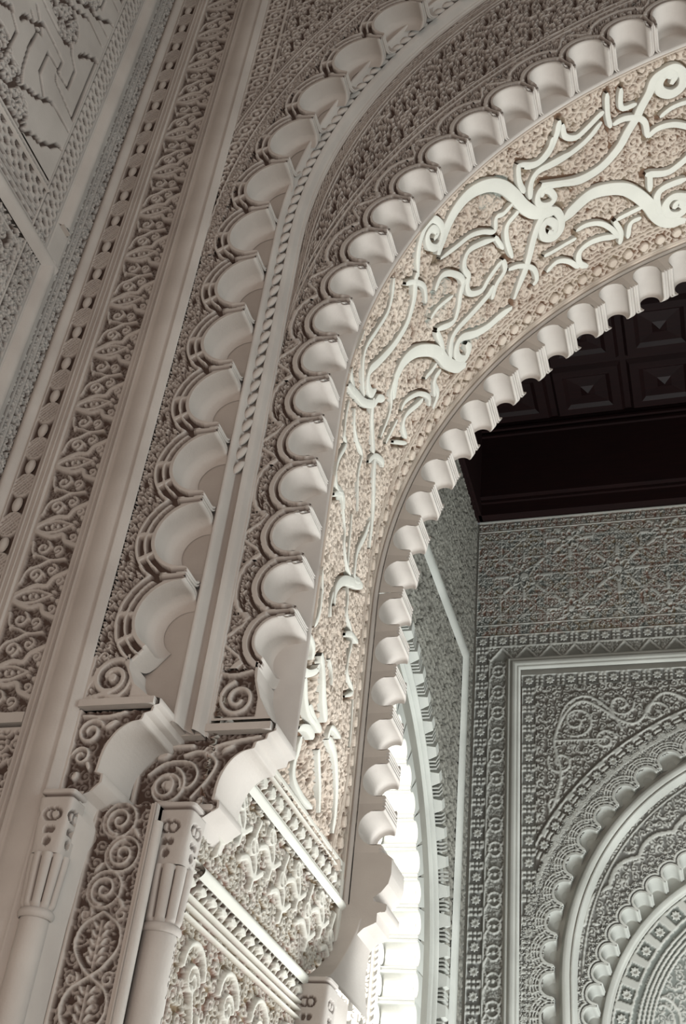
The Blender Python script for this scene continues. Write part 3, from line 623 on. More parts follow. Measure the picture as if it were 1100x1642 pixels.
# lobed outline and scrolls of the lower panel
for k in range(5):
    y0_ = 3.95 + k * .36
    c.stroke(spiral(y0_, 1.15, .10, .10, 0, .5, 10), .022); c.stroke(spiral(y0_ + .18, 1.02, .08, .08, PI, .5, 10), .022)
    c.stroke(spiral(y0_, 1.12, .06, .012, 0, 1.5), .016); c.stroke(crom([(y0_, 1.1), (y0_ + .05, .95), (y0_ - .03, .8), (y0_ + .04, .6)], 5), .02)
    c.stroke(spiral(y0_ + .18, .9, .07, .015, 2, -1.5), .016)
h = np.where(c.V < 1.36, np.maximum(samp(T_fine, c.U, c.V, .40) * .5, c.H), h)
q_ = (c.U % .11) / .11 - .5
for z0_, hw_ in ((2.07, .05), (1.425, .03)):
    lc = np.where(np.hypot(q_ / .30, (c.V - z0_) / (hw_ * .55)) < 1, 1., (np.cos(2 * PI * (c.U - c.V) / .05) > .2) * .55); h = np.where(np.abs(c.V - z0_) < hw_ + .012, lc, h)
for z0_, w0 in ((2.172, .03), (2.135, .012), (2.012, .012), (1.508, .014), (1.378, .014), (1.345, .012), (1.31, .012)): h = np.maximum(h * (np.abs(c.V - z0_) > w0), line(c.V, z0_, w0, .005))
h = np.maximum(h * (c.U < 5.54), line(c.U, 5.58, .05, .005)); c.H = h
pcj = pcol(np.clip(c.H, 0, 1), GR_TAN, 1); pcj[..., :3] = np.where((samp(T_fil, c.U, c.V, 1.3) > .5)[..., None], np.array((.15, .085, .06)), np.array((.14, .095, .055)))
grid('carved_ground', np.stack([-1.8 - .030 * (1 - np.clip(c.H, 0, 1.2)), c.U, c.V], -1), M_palep, jm, pcj)
def jmould(z, w0, h0):
    pr = rib(-w0 / 2, w0 / 2, h0, 8); Y2_ = np.array([3.84, 4.7, 5.6]); P = np.stack([np.stack([-1.8 + b + 0 * Y2_, Y2_, z + a + 0 * Y2_], -1) for a, b in pr]); grid('jamb_moulding', P, M_pale, jm)
jmould(1.975, .055, .022); jmould(1.482, .055, .022)

# ================================================================== INNER SCALLOPED ARCH (lip)
ia_ = thing('scalloped_arch', 'innermost smooth plaster arch edge cut into bright round scallops, against the dark wooden ceiling', 'arch', (-1.607, 5.6, 1.9))
SP3 = .2735; R3 = 2.973; Z3 = 3.77; C3 = 1.36
kw = dict(sp=SP3, r=.098, cn=-.042, nout=-.16, yd=.27, nb=6, fil=.03, notch=.016, na=48, dep=.01, mat=M_face, phi=110, chamfer=.010)
m3 = scallop_mesh('scallop', **kw); m3b = scallop_mesh('scallop', R=R3, **kw)
for m in range(1, 25):
    place('scallop', m3, m3b, ia_, SP3 * (m + .5), 1.9825, Z3, R3, C3, 5.6)
p = apath(1.9825, Z3, 3.16, C3, 84, .04)
sweep('smooth_face', p, 5.6, [(-.02, -.004), (0, .004), (.006, .010), (.016, .010), (.022, .002), (.03, 0), (.036, 0)], M_face, ia_)
# bottom of the lip: last half scoop, steps, concave corbel
co3 = [(-1.607, 2.256), (-1.59, 2.25), (-1.555, 2.225), (-1.553, 2.14), (-1.565, 2.09), (-1.60, 2.045), (-1.640, 2.02), (-1.640, 2.0), (-1.565, 1.985), (-1.565, 1.945), (-1.612, 1.94), (-1.612, 1.888), (-1.67, 1.868), (-1.70, 1.84), (-1.727, 1.80), (-1.743, 1.73), (-1.75, 1.64), (-1.79, 1.60)]
corbel(ia_, sharp(co3), 5.6, 5.87, M_face)
x3f = xcur(co3)
ruled_panel('corbel_front', lambda z: -1.80, lambda z: max(x3f(z), -1.799), 1.62, 2.256, .015, 5.6, flat1, M_face, ia_)
# cove that carries the smooth face forward over the inner column
tz = np.linspace(0, 1, 16); zc_ = 1.49 + .42 * tz; yc_ = 5.14 + .46 * np.sin(tz * PI / 2) ** .8; xr_ = -1.69 - .03 * np.sin(tz * PI)
P = np.stack([np.stack([-1.81 + (xr_ + 1.81) * k, yc_, zc_], -1) for k in (0, .5, .9, 1.0)] + [np.stack([xr_, 0 * tz + 5.86, zc_], -1)])
grid('cove', P, M_face, ia_)
boxes('jamb_back', [(-1.86, -1.80, 5.4, 5.86, -H, 1.56)], M_face, ia_)

# ================================================================== NEAR LEFT WALL (plane X=-3)
wl = struct('wall_left', (-3.0, -2, -H))
boxes('wall_core', [(-3.3, -3.05, -2, 3.53, -H, 8.8)], M_face, wl)
LX = -3.0
sp0 = thing('strapwork_panel', 'flat panel of incised angular strapwork and small flowers high on the left wall', 'wall panel', (-3.0, 2.5, 4.93))
c = Cv(1.9, 3.035, 4.93, 7.6, .006); c.H[:] = 1
ST = "a 2253,5370 2290,5402 2345,5456;a 2416,5485 2441,5547 2513,5600 2563,5679;b 2328,5435 2427,5379 2428,5259 2428,5158 2376,5153;b 2451,5620 2544,5563 2538,5410 2562,5242 2592,5172;b 2487,5797 2556,5788 2663,5789 2741,5809;a 2741,5809 2799,5870;b 2560,5684 2678,5683 2782,5673 2784,5568 2896,5585 2892,5761 2820,5810 2793,5859;b 2670,5579 2672,5387 2760,5302;b 2670,5579 2796,5586;b 2799,5501 3016,5467;b 2439,5042 2541,5042;a 2536,5050 2566,5114 2656,5198 2716,5233 2835,5357;b 2835,5357 3017,5363;b 2501,4931 2689,4930;a 2698,4912 2815,5019 2880,5048 3020,5215;b 2783,5530 2799,5501;a 2595,5995 2649,6063 2732,6123 2827,6213;b 2827,6213 3001,6212;b 2771,6317 3013,6334;b 2834,6432 2888,6425 2886,6527;a 2880,5891 2930,5974 3025,6072;b 3016,5467 3011,6051;c 2466,5703 2570,5609 2533,5582"
for ln in ST.split(';'):
    k, *pts = ln.split(); pts = [tuple(int(v) / 1000 for v in p_.split(',')) for p_ in pts]
    jag = []
    if k == 'a':
        for i, (a, b) in enumerate(crom(pts, 4)): jag.append((a, b + (.012 if i % 2 else -.012)))
    else: jag = crom(pts, 4) if k == 'c' else pts
    for dz in (0, 1.27, -1.27) if k != 'x' else (0,):
        if dz < 0: continue
        c.stroke([(a, b + dz) for a, b in jag], .022 if k == 'a' else .018, .0, 'set')
fl_ = [(2.51, 5.08), (2.60, 5.98), (2.75, 6.40), (2.70, 5.95), (2.43, 5.95), (2.62, 4.99), (2.36, 5.15)]
for (a, b) in fl_:
    W = c.win(a - .16, a + .16, b - .16, b + .16)
    if W is None: continue
    g = samp(T_fil2, c.U[W], c.V[W], .32); ins = np.hypot((c.U[W] - a) / .12, (c.V[W] - b) / .14) < 1; c.H[W] = np.where(ins, np.minimum(c.H[W], g), c.H[W])
yz_panel('strapwork', c, LX, .024, M_facep, sp0, amt=1)
def hmould(name, z, w0, h0, ya, yb, par, mat=M_face):
    Y2_ = np.array([ya, yb]); P = np.stack([np.stack([LX + b + 0 * Y2_, Y2_, z + a + 0 * Y2_], -1) for a, b in rib(-w0 / 2, w0 / 2, h0, 8)]); return grid(name, P, mat, par)
def vmould(name, y, w0, h0, za, zb, par, mat=M_face):
    Z2_ = np.array([za, zb]); P = np.stack([np.stack([LX + b + 0 * Z2_, y + a + 0 * Z2_, Z2_], -1) for a, b in rib(-w0 / 2, w0 / 2, h0, 8)]); return grid(name, P, mat, par)
def dots(c, p=.07):
    a = np.hypot((c.U % p) / p - .5, (c.V % p) / p - .5); b = np.hypot(((c.U + p / 2) % p) / p - .5, ((c.V + p / 2) % p) / p - .5)
    return np.where((a < .3) | (b < .2), 0, 1.) * 1.
c = Cv(3.035, 3.50, .5, 8.4, .007); c.H[:] = dots(c, .075)
c.H = np.where(c.U > 3.33, samp(T_fine, c.U, c.V, .3), c.H); c.H = np.where((c.U > 3.2) & (c.U < 3.33), 1, c.H)
c.H = np.where((c.U < 3.2) & (c.V < 4.64), samp(T_fil, c.U, c.V, .26), c.H)
for y0_, w0 in ((3.045, .018), (3.19, .014), (3.335, .010), (3.36, .010), (3.40, .012)): c.H = np.maximum(c.H * (np.abs(c.U - y0_) > w0), line(c.U, y0_, w0, .006))
yz_panel('side_border', c, LX, .022, M_facep, wl)
c = Cv(1.9, 3.035, 4.56, 4.93, .007); c.H[:] = dots(c, .075)
for z0_, w0 in ((4.915, .018), (4.70, .012), (4.665, .012), (4.63, .014), (4.59, .012)): c.H = np.maximum(c.H * (np.abs(c.V - z0_) > w0), line(c.V, z0_, w0, .006))
yz_panel('dotted_border', c, LX, .022, M_facep, wl)
c = Cv(1.9, 3.035, 2.6, 4.44, .007); c.H[:] = samp(T_fil, c.U, c.V, .30); c.H = np.maximum(c.H, line(c.V, 4.38, .012)); c.H = np.maximum(c.H, line(c.U, 3.02, .012))
yz_panel('lower_panel', c, LX, .024, M_facep, wl)
hmould('frame_moulding', 4.505, .11, .035, 1.6, 3.30, wl); vmould('frame_moulding', 3.262, .10, .034, .5, 4.53, wl); vmould('frame_moulding', 3.262, .10, .034, 4.80, 8.4, wl)
boxes('moulding_stop', [(-3.01, -2.972, 3.225, 3.299, 4.796, 4.802)], M_face, wl)
hmould('frame_fillet', 4.86, .02, .015, 1.6, 3.05, wl)

# ================================================================== INNER ROOM
YB = 9.5; XL = -1.965
wi = struct('wall_inner_left', (XL, 5.86, -H))
# plate with the side arch cut out (plane X = XL, opening along Y)
SC_Y, SC_Z, SC_R = 6.40, 2.35, 1.50
def sidepath(R, zb, n=60, a0=0., a1=180.):
    a = np.radians(np.linspace(a0, a1, n)); return np.r_[SC_Y + R, SC_Y + R * np.cos(a), SC_Y - R], np.r_[zb, SC_Z + R * np.sin(a), zb]
iy, iz = sidepath(SC_R + .09, -H); oy = np.interp(np.linspace(0, 1, len(iy)), [0, .25, .75, 1], [9.6, 9.6, 4.3, 4.3]); oz = np.interp(np.linspace(0, 1, len(iy)), [0, .25, .75, 1], [-H, 9.2, 9.2, -H])
xx = 0 * iy
grid('wall_core', np.stack([np.stack([xx + XL - .035, oy, oz], -1), np.stack([xx + XL - .035, iy, iz], -1), np.stack([xx + XL - .3, iy, iz], -1), np.stack([xx + XL - .3, oy, oz], -1)]), M_cool, wi, smooth=False)
def side_to(P, b):   # local (n,y,t) -> side wall frame is done through rotation
    return P
sa = thing('side_arch', 'scalloped arch in the inner side wall, seen edge-on, opening to bright daylight', 'arch', (XL, 8.0, -H))
def sideplace(name, me, R, a, x):
    """unit on the side wall; n points to the arch centre, t along the curve, depth into the wall"""
    o = bpy.data.objects.new(name, me); C.objects.link(o); o.parent = sa
    if a >= 0: y = SC_Y + R * math.cos(a); z = SC_Z + R * math.sin(a)
    else: y = SC_Y + R; z = SC_Z + a * R
    aa = max(a, 0); nvec = Vector((0, -math.cos(aa), -math.sin(aa))); tvec = Vector((0, -math.sin(aa), math.cos(aa))); dvec = Vector((-1, 0, 0))
    Mx = Matrix(((nvec[0], dvec[0], tvec[0], 0), (nvec[1], dvec[1], tvec[1], 0), (nvec[2], dvec[2], tvec[2], 0), (0, 0, 0, 1)))
    o.matrix_local = Matrix.Translation(Vector((x, y, z + H)) - base(sa)) @ Mx
    return o
SPs = .205
kws = dict(sp=SPs, r=.080, cn=-.012, nout=-.19, yd=.26, nb=8, fil=.01, na=24, notch=.01, dep=.01, phi=88, mat=M_cool)
msc = scallop_mesh('scallop', **kws)
for k in range(-7, 21):
    a = (k + .5) * SPs / SC_R; sideplace('scallop', msc, SC_R, a if a >= 0 else (k + .5) * SPs / SC_R, XL + .004)
# outer relief ring of shallow scoops with triple fillets
def block_mesh():
    V = []; F = []
    def add(n0, n1, d0, d1, t0, t1, ch):
        k = len(V); V.extend([(n0, d0, t0), (n1, d0, t0), (n1, d0, t1), (n0, d0, t1), (n0 + ch, d1, t0 + ch), (n1 - ch, d1, t0 + ch), (n1 - ch, d1, t1 - ch), (n0 + ch, d1, t1 - ch)])
        F.extend([[k + a for a in q] for q in ((4, 5, 6, 7), (0, 1, 5, 4), (1, 2, 6, 5), (2, 3, 7, 6), (3, 0, 4, 7))])
    add(-.075, .075, 0, -.085, -.062, .062, .025)
    for q in (-.028, 0, .028): add(-.07, .07, 0, -.075, .1075 + q - .007, .1075 + q + .007, .001)
    return mesh_np('ring_block', np.array(V, float), np.array(F), M_cool, None, False)
mso = block_mesh()
RO = 2.16
for k in range(-7, 14):
    a = (k + .5) * .215 / RO; sideplace('ring_block', mso, RO, a, XL)
def side_ring(name, R, w0, h0, mat=M_cool):
    y_, z_ = sidepath(R, -H, 60, 0, 150); rows = []
    for a, b in rib(-w0 / 2, w0 / 2, h0, 6):
        yy, zz = sidepath(R + a, -H, 60, 0, 150); rows.append(np.stack([XL + b + 0 * yy, yy, zz], -1))
    return grid(name, np.array(rows)[:, :-1], mat, sa)
side_ring('ring_moulding', 1.90, .03, .03); side_ring('ring_moulding', 1.98, .05, .05); side_ring('ring_moulding', 2.30, .03, .02)
# carved plaster field of the side wall
c = Cv(5.9, 9.48, 2.0, 7.4, .016); d = np.hypot(c.U - SC_Y, np.maximum(c.V - SC_Z, 0)); h = samp(T_fil, c.U, c.V, .34)
h = np.where(c.V > 5.62, samp(T_fil2, c.U, c.V, .30), h); h = np.where(c.U > 9.22, samp(T_fine, c.U, c.V, .5), h)
h = np.where(d < 2.02, 1, h); c.H = h
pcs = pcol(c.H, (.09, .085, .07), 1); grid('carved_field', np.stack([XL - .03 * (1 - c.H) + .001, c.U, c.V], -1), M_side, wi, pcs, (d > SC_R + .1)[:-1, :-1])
P = [];
for a, b in [(-.06, 0), (-.05, .03), (-.02, .045), (.02, .045), (.05, .03), (.06, 0)]:
    P.append(np.array([(XL + b, 6.0, 5.54 + a), (XL + b, 9.06 + a, 5.54 + a), (XL + b, 9.06 + a, -H)]))
grid('frame_moulding', np.array(P), M_cool, sa)
# bright jamb beyond the side arch
bj = thing('sunlit_jamb', 'daylit white carved jamb glimpsed through the side arch, right of the inner scallops', 'jamb', (-3.2, 8.1, -H))
c = Cv(-3.6, XL - .27, 1.0, 4.3, .012); h = samp(T_fil, c.U, c.V, .34); h = np.where(c.U > -2.34, np.maximum((np.cos(2 * PI * (c.U - c.V) / .05) > 0) * .7, 0), h)
for x0, w0 in ((-2.25, .02), (-2.33, .02), (-2.42, .012)): h = np.maximum(h * (np.abs(c.U - x0) > w0), line(c.U, x0, w0, .008))
c.H = h; xz_panel('carved_ground', c, 8.07, .014, M_palep, bj, (.10, .095, .085), 1)
pw = struct('wall_side_patio', (-5.5, 4.3, -H)); boxes('wall_core', [(-6, -5.9, 4, 9, -H, 6), (-5.9, -2.3, 8.1, 8.25, -H, 5.2)], M_pale, pw)

# ---- back wall
wb = struct('wall_back', (XL, YB, -H))
boxes('wall_core', [(-2.2, 6.5, YB + .40, YB + .55, -H, 7.43), (-2.2, 6.5, YB + .035, YB + .40, 4.9, 7.43), (-2.2, -1.36, YB + .035, YB + .40, -H, 4.9)], M_cool, wb)
BW = 1.9                                                                   # right end of the carved part
# frieze of star lattice
c = Cv(-1.95, BW, 6.00, 7.43, .0085); P_ = .93
U = c.U + 1.483; V = c.V - 6.705; h = np.zeros_like(U); p2 = P_ / 4
for ang_ in (0, PI / 4, PI / 2, 3 * PI / 4):
    q = (U * math.cos(ang_) + V * math.sin(ang_)); pp = p2 if ang_ in (0, PI / 2) else p2 * math.sqrt(2) / 2 * 1.0
    fr = np.abs((q / pp + .5) % 1 - .5) * pp; h = np.maximum(h, np.clip((.008 - fr) / .006, 0, 1) * .8)
for cx_, cz_, r_ in [(k * P_, 0, .085) for k in range(4)] + [((k + .5) * P_, s_ * .425, .07) for k in range(4) for s_ in (1, -1)]:
    d = np.hypot(U - cx_, V - cz_); a = np.arctan2(V - cz_, U - cx_); st = r_ * (1.3 + .35 * np.cos(8 * a))
    h = np.where(d < st * 1.25, 0, h); h = np.where(np.abs(d - st) < .014, 1, h); h = np.where(d < r_ * .45, 1, h)
    h = np.where((d < 3.4 * r_) & (np.abs(((a * 4 / PI) + .5) % 1 - .5) * d < .02) & (d > st * 1.2), 1, h)
h = np.maximum(h, samp(T_fine, c.U, c.V, .34) * .85)
edge = (c.V > 7.28) | (c.V < 6.14); h = np.where(edge, samp(T_fine, c.U, c.V, .30), h)
for z0_, w0 in ((7.42, .03), (7.29, .018), (6.135, .016), (6.01, .016)): h = np.maximum(h * (np.abs(c.V - z0_) > w0), line(c.V, z0_, w0, .008))
c.H = h; pcf = pcol(np.clip(h, 0, 1), GR_GREEN, 1)
sel = samp(T_fil, c.U, c.V, 1.9); sel2 = samp(T_fil2, c.U + .4, c.V, 1.5)
pcf[..., :3] = np.where((sel > .5)[..., None], np.array(GR_RED), np.where((sel2 > .5)[..., None], np.array((.18, .14, .09)), np.array(GR_BLUE)))
sf_ = thing('star_frieze', 'wide carved frieze of interlaced stars directly under the dark wooden cornice', 'frieze', (-1.95, YB, 6.0))
grid('star_lattice', np.stack([c.U, YB + .020 * (1 - np.clip(h, 0, 1)), c.V], -1), M_coolp, sf_, pcf)
# rosettes: raised eight-point star in a sunk square
def rosette_mesh():
    a = np.linspace(0, 2 * PI, 17); r0 = np.where(np.arange(17) % 2, .030, .043); rows = [np.stack([r0 * np.cos(a), 0 * a, r0 * np.sin(a)], -1), np.stack([r0 * .9 * np.cos(a), 0 * a - .012, r0 * .9 * np.sin(a)], -1), np.stack([.017 * np.cos(a), 0 * a - .012, .017 * np.sin(a)], -1), np.stack([.014 * np.cos(a), 0 * a - .003, .014 * np.sin(a)], -1), np.stack([0 * a, 0 * a - .003, 0 * a], -1)]
    P = np.array(rows); return mesh_np('rosette', P.reshape(-1, 3), gridF(5, 17), M_cool, None, False)
me_r = rosette_mesh()
def rosette_band(par, name, u0, u1, v0, v1, horizontal, first, col=GR_DARK):
    """band canvas with sunk squares, rosettes placed at `first` + k*.196"""
    c = Cv(u0, u1, v0, v1, .009); a = c.U if horizontal else c.V; b = (c.V - (v0 + v1) / 2) if horizontal else (c.U - (u0 + u1) / 2)
    q = ((a - first) / .196 + .5) % 1 - .5; q *= .196; h = np.ones_like(q)
    h = np.where((np.abs(q) < .062) & (np.abs(b) < .056), 0, h); h = np.where((np.abs(np.abs(b) - .02) < .006) & (np.abs(q) > .062), 0, h); h = np.where((np.abs(np.abs(q) - .098) < .008) & (np.abs(b) < .045), 0, h)
    h = np.where(np.abs(b) > .062, 1, h); c.H = h; par = xz_panel(name, c, YB, .022, M_coolp, par, (.19, .19, .175), 1)
    k0 = math.ceil(((u0 if horizontal else v0) - first + .05) / .196); k1 = math.floor(((u1 if horizontal else v1) - first - .05) / .196)
    for k in range(k0, k1 + 1):
        s = first + .196 * k; loc = Vector((s, YB + .012, (v0 + v1) / 2 + H)) if horizontal else Vector(((u0 + u1) / 2, YB + .012, s + H)); link('rosette', me_r, par, loc - base(par))
fr = thing('rosette_frame', 'outer frame of rosette squares and zigzag bands around the white moulding on the back wall', 'wall frame', (-1.95, YB, -H))
rosette_band(fr, 'rosette_band', -1.95, BW, 5.885, 6.01, True, -1.883); rosette_band(fr, 'rosette_band', -1.945, -1.82, 1.8, 5.885, False, 5.758)
c = Cv(-1.82, BW, 5.72, 5.885, .008); tri = np.abs(((c.U + 1.343) / .231) % 1 - .5) * 2
h = np.where(np.abs((c.V - 5.73) / .14 - (1 - tri) * 1.0) < .13, 1, 0) + 0.; h = np.where((c.V - 5.73) / .14 < (1 - tri) - .35, (tri > .8), h); h = np.maximum(h, samp(T_fine, c.U, c.V, .25) * ((c.V - 5.73) / .14 > (1 - tri) + .2) * .8)
h = np.maximum(h, line(c.V, 5.88, .016)); c.H = h; xz_panel('zigzag_band', c, YB, .022, M_coolp, fr, (.19, .19, .17), 1)
c = Cv(-1.82, -1.63, 1.8, 5.72, .008); q = ((c.V / .22) % 1 - .5) * .22; d = np.hypot((c.U + 1.725) * 1.1, q); h = np.where(np.abs(d - .062) < .010, 1, 0) + 0.; h = np.maximum(h, (d < .018)); h = np.maximum(h, np.abs(np.abs(c.U + 1.725) - .03 - .05 * np.abs(np.cos(PI * c.V / .22))) < .008)
h = np.maximum(h, samp(T_fine, c.U, c.V, .28) * .5 * (d > .08)); h = np.maximum(h, np.maximum(line(c.U, -1.812, .016), line(c.U, -1.64, .016))); c.H = h; xz_panel('lobed_chain_band', c, YB, .022, M_coolp, fr, (.19, .19, .17), 1)
bm = []
for a, b in sharp([(0, 0), (.006, .02), (.02, .028), (.034, .02), (.04, .03), (.06, .045), (.085, .045), (.10, .03), (.108, .034), (.12, .03), (.13, 0)]):
    bm.append(np.array([(BW, YB - b, 5.74 - a), (-1.64 + a, YB - b, 5.74 - a), (-1.64 + a, YB - b, 1.8)]))
grid('frame_moulding', np.array(bm), M_cool, fr)
fi_ = thing('inner_rosette_frame', 'inner row of rosette squares just inside the white moulding of the back wall', 'wall frame', (-1.5, YB, -H))
rosette_band(fi_, 'rosette_band', -1.5, BW, 5.425, 5.55, True, -1.431); rosette_band(fi_, 'rosette_band', -1.495, -1.37, 1.8, 5.425, False, 5.29)
ba = thing('blind_arch', 'blind scalloped arch on the back wall, ringed by small round scoops', 'arch', (-1.3, YB, -H))
# spandrel arabesque with dots ring
BC = (.915, 2.766)
c = Cv(-1.375, BW, 1.8, 5.43, .009); d = np.hypot(c.U - .99, np.maximum(c.V - 2.657, 0)); d2 = np.hypot(c.U - BC[0], np.maximum(c.V - BC[1], 0)); a = np.arctan2(c.V - 2.657, .99 - c.U)
sp_ = Cv(-1.375, BW, 1.8, 5.43, .009)
for (x, z, r0, t0) in ((-1.0, 5.05, .16, 1.4), (-.6, 5.2, .12, -1.3), (-1.15, 4.65, .12, 1.3), (-.3, 5.1, .14, 1.4), (-1.2, 4.25, .09, -1.3), (-.75, 4.85, .1, 1.3), (0.1, 5.2, .12, 1.3), (.5, 5.3, .1, 1.3)):
    sp_.stroke(spiral(x, z, r0, .03, random.uniform(0, 6), t0, 26), .022)
sp_.stroke(crom([(-1.3, 4.0), (-1.15, 4.5), (-1.2, 4.9), (-.95, 5.25), (-.5, 5.0), (-.2, 5.3), (.3, 5.05), (.8, 5.3)], 8), .026); sp_.stroke([(-1.2, 4.86), (-.75, 4.86)], .022); sp_.stroke(crom([(-1.2, 4.86), (-1.1, 5.2), (-.9, 5.3), (-.7, 5.15), (-.6, 4.95)], 5), .022)
h = np.maximum(samp(T_fil2, c.U, c.V, .32) * .75, sp_.H)
rb = (d < 2.675) & (d > 2.50); q = ((a * 2.6 / .196) % 1 - .5) * .196; b = d - 2.598
hr = np.ones_like(q); hr = np.where((np.abs(q) < .06) & (np.abs(b) < .055), 0, hr); hr = np.where((np.abs(np.abs(b) - .02) < .006) & (np.abs(q) > .062), 0, hr); h = np.where(rb, hr, h)
h = np.where(np.abs(d - 2.69) < .012, 0, h)
h = np.where(d <= 2.50, samp(T_fine, c.U, c.V, .30), h); c.H = h
xz_panel('carved_spandrel', c, YB, .022, M_coolp, ba, (.14, .13, .115), 1, (d2 > 2.24)[:-1, :-1])
for k in range(-8, 16):
    aa = (k + .5) * .196 / 2.6
    if aa > 0: x, z = .99 - 2.598 * math.cos(aa), 2.657 + 2.598 * math.sin(aa)
    else: x, z = .99 - 2.598, 2.657 + aa * 2.6
    if x > -1.37: link('rosette', me_r, ba, Vector((x, YB + .012, z + H)) - base(ba))
def H_b1(t, n):
    d = np.min([np.hypot(t - k * .25, n + .015) for k in (-1, 0, 1)], axis=0); h = np.ones_like(d); ph = np.degrees(np.arctan2(t, -n - .015))
    for a, b in ((.112, .124), (.136, .148), (.16, .172)): h = np.where((d > a) & (d < b) & (np.abs(((ph + 90) / 22) % 1 - .5) < .36), 0, h)
    return np.where(d > .185, samp(T_fine, n, t, .25), h)
kb = dict(sp=.25, r=.088, cn=-.015, nout=-.29, yd=.10, Hf=H_b1, nb=34, fil=.05, notch=.006, na=36, dep=.013, mat=M_coolp, col=(.13, .13, .12))
RB1 = 2.15
mb = scallop_mesh('scallop', **kb); mbb = scallop_mesh('scallop', R=RB1, **kb)
for m in range(0, 15): place('scallop', mb, mbb, ba, .125 + .25 * m, 1.6, BC[1], RB1, BC[0], YB - .002)
p = apath(1.6, 2.742, 2.14, .962, 85, .06)
sweep('ring_moulding', p, YB + .10, sharp([(-.22, 0), (-.03, .0), (-.01, .06), (0, .085), (.008, .095), (.03, .10), (.06, .095), (.068, .07), (.075, .09), (.09, .09), (.10, .06), (.11, .04), (.12, 0)]), M_cool, ba)
# arabesque strip then second ring of deep finger-like scoops
c = Cv(-1.12, BW, 1.6, 4.75, .009); dd = np.hypot(c.U - .962, np.maximum(c.V - 2.742, 0)); d3 = np.hypot(c.U - .849, np.maximum(c.V - 2.214, 0))
h = samp(T_fil2, c.U, c.V, .30)
a3 = np.arctan2(c.V - 2.214, .849 - c.U) * 1.95; lob = 2.10 + .06 * np.abs(np.sin(PI * a3 / .335)); h = np.where(np.abs(d3 - lob) < .018, 1, np.where(np.abs(d3 - lob - .035) < .014, 0, h)); h = np.maximum(h * (np.abs(dd - 1.98) > .02), line(dd, 1.98, .014, .006))
c.H = h; xz_panel('arabesque_band', c, YB + .09, .014, M_coolp, ba, (.14, .137, .125), 1, ((dd < 2.06) & (d3 > 1.97))[:-1, :-1])
def H_b2(t, n):
    d = np.min([np.hypot(t - k * .167, n + .03) for k in (-1, 0, 1)], axis=0); h = np.ones_like(d)
    h = np.where((d > .085) & (d < .096), 0, h); h = np.where(d > .112, samp(T_fine, n, t, .25), h); return h
kb = dict(sp=.167, r=.066, cn=-.03, nout=-.17, yd=.27, Hf=H_b2, nb=20, fil=.01, notch=.006, na=30, dep=.013, mat=M_coolp, col=(.13, .13, .12), phi=92)
RB2 = 1.80
mb = scallop_mesh('finger_scallop', **kb); mbb = scallop_mesh('finger_scallop', R=RB2, **kb)
for m in range(0, 20): place('finger_scallop', mb, mbb, ba, .0835 + .167 * m, 1.6, 2.214, RB2, .849, YB + .085)
YT = YB + .355; kT = YT / YB
TC = (.671 * kT, 2.204 * kT); TR_ = 1.545 * kT
p = apath(1.55, TC[1], TR_ + .02, TC[0], 90, .06)
sweep('smooth_ring', p, YT, sharp([(-.28, 0), (0, 0), (.0, .03), (.01, .04), (.045, .04), (.055, .02), (.07, .02), (.07, 0)]), M_cool, ba)
ty = thing('tympanum', 'recessed tympanum inside the blind arch with a rosette ring and interlaced little arches', 'relief panel', (-.9, YT, -H))
c = Cv(TC[0] - TR_ + .04, BW, 1.55, 4.0, .009); d = np.hypot(c.U - TC[0], np.maximum(c.V - TC[1], 0)); a = np.arctan2(np.maximum(c.V - TC[1], 0), TC[0] - c.U)
s_al = np.where(c.V > TC[1], a * 1.44, c.V - TC[1]); q = ((s_al / .19) % 1 - .5) * .19; rc = TR_ - .13; b = d - rc
h = samp(T_fil2, c.U, c.V, .32) * .6
hh = np.where((np.abs(q) < .06) & (np.abs(b) < .055), 0., 1.); h = np.where(np.abs(b) < .075, hh, h); h = np.where(np.abs(d - rc + .095) < .014, 0, h)
for r_ in (.13, .165, .2, .235): h = np.where(np.abs(d - rc + r_) < .019, (np.abs(d - rc + r_) < .010) * 1., h)
sp_ = Cv(TC[0] - TR_ + .04, BW, 1.55, 4.0, .009)
for k in range(5):
    for j in range(3):
        x = -.42 + .34 * k + .0 * j; z = 1.75 + .42 * j + .21 * (k % 2); sp_.stroke(crom([(x - .12, z - .2), (x - .12, z + .05), (x, z + .16), (x + .12, z + .05), (x + .12, z - .2)], 5), .022); sp_.stroke(crom([(x - .075, z - .2), (x - .075, z + .02), (x, z + .1), (x + .075, z + .02), (x + .075, z - .2)], 5), .014)
h = np.where(d < rc - .255, np.maximum(h, sp_.H), h); c.H = h
xz_panel('carved_ground', c, YT - .003, .014, M_coolp, ty, (.14, .15, .135), 1, (d < TR_ - .04)[:-1, :-1])
for k in range(-4, 12):
    s = (k + .5) * .19
    if s > 0: x, z = TC[0] - rc * math.cos(s / 1.44), TC[1] + rc * math.sin(s / 1.44)
    else: x, z = TC[0] - rc, TC[1] + s
    link('rosette', me_r, ty, Vector((x, YT + .008, z + H)) - base(ty))
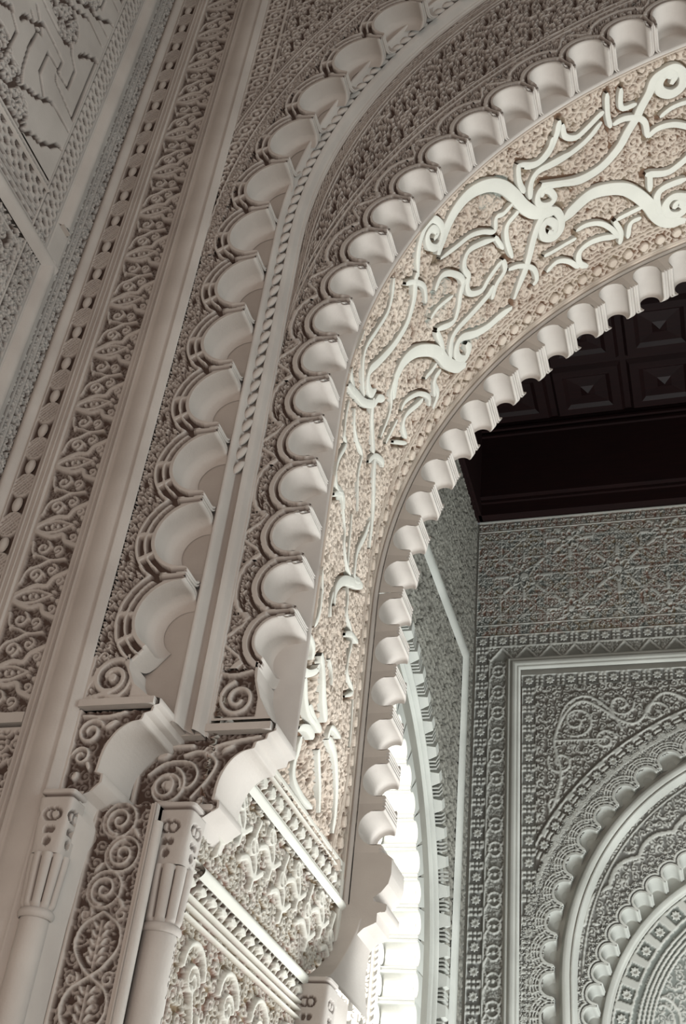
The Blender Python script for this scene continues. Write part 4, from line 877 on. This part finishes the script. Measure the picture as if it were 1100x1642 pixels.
# ---- dark wooden ceiling with stepped cornice
tr1 = struct('trim_1', (XL, YB, 7.43))
boxes('lower_board', [(XL + .02, 6.4, YB - .10, YB + .5, 7.44, 7.60)], M_wood, tr1)
boxes('bead', [(XL + .02, 6.4, YB - .13, YB - .10, 7.585, 7.615), (XL + .02, 6.4, YB - .22, YB - .19, 8.44, 8.47), (XL + .02, 6.4, YB - .25, YB - .22, 8.50, 8.53)], M_wood, tr1)
boxes('upper_board', [(XL + .02, 6.4, YB - .19, YB + .5, 7.62, 8.55)], M_wood, tr1)
boxes('side_board', [(XL - .02, XL + .05, 5.86, YB, 7.44, 8.55), (XL - .02, XL + .02, 5.86, YB, 7.43, 7.62)], M_wood, tr1)
ce = struct('ceiling', (XL, 5.86, 8.6))
boxes('ceiling_board', [(XL - .1, 6.5, 5.5, YB + .5, 8.62, 8.7)], M_wood, ce)
Pp = np.array([[(-.36, -.36, 0), (.36, -.36, 0), (.36, .36, 0), (-.36, .36, 0), (-.36, -.36, 0)], [(-.33, -.33, -.05), (.33, -.33, -.05), (.33, .33, -.05), (-.33, .33, -.05), (-.33, -.33, -.05)], [(-.24, -.24, -.05), (.24, -.24, -.05), (.24, .24, -.05), (-.24, .24, -.05), (-.24, -.24, -.05)], [(-.2, -.2, -.02), (.2, -.2, -.02), (.2, .2, -.02), (-.2, .2, -.02), (-.2, -.2, -.02)], [(-.07, -.07, -.03), (.07, -.07, -.03), (.07, .07, -.03), (-.07, .07, -.03), (-.07, -.07, -.03)], [(0, 0, -.07)] * 5], float)
me_p = mesh_np('coffer', Pp.reshape(-1, 3), gridF(6, 5), M_wood, None, False)
for i in range(5):
    for j in range(4): link('coffer', me_p, ce, Vector((-1.5 + .78 * i, 8.9 - .78 * j, 8.62 + H)) - base(ce))
boxes('wall_right', [(6.5, 6.7, 9.1, 9.9, -H, 8.7), (6.5, 6.7, 5.86, 5.9, -H, 8.7), (6.5, 6.7, 5.86, 9.9, 3.6, 8.7)], M_cool)['kind'] = 'structure'
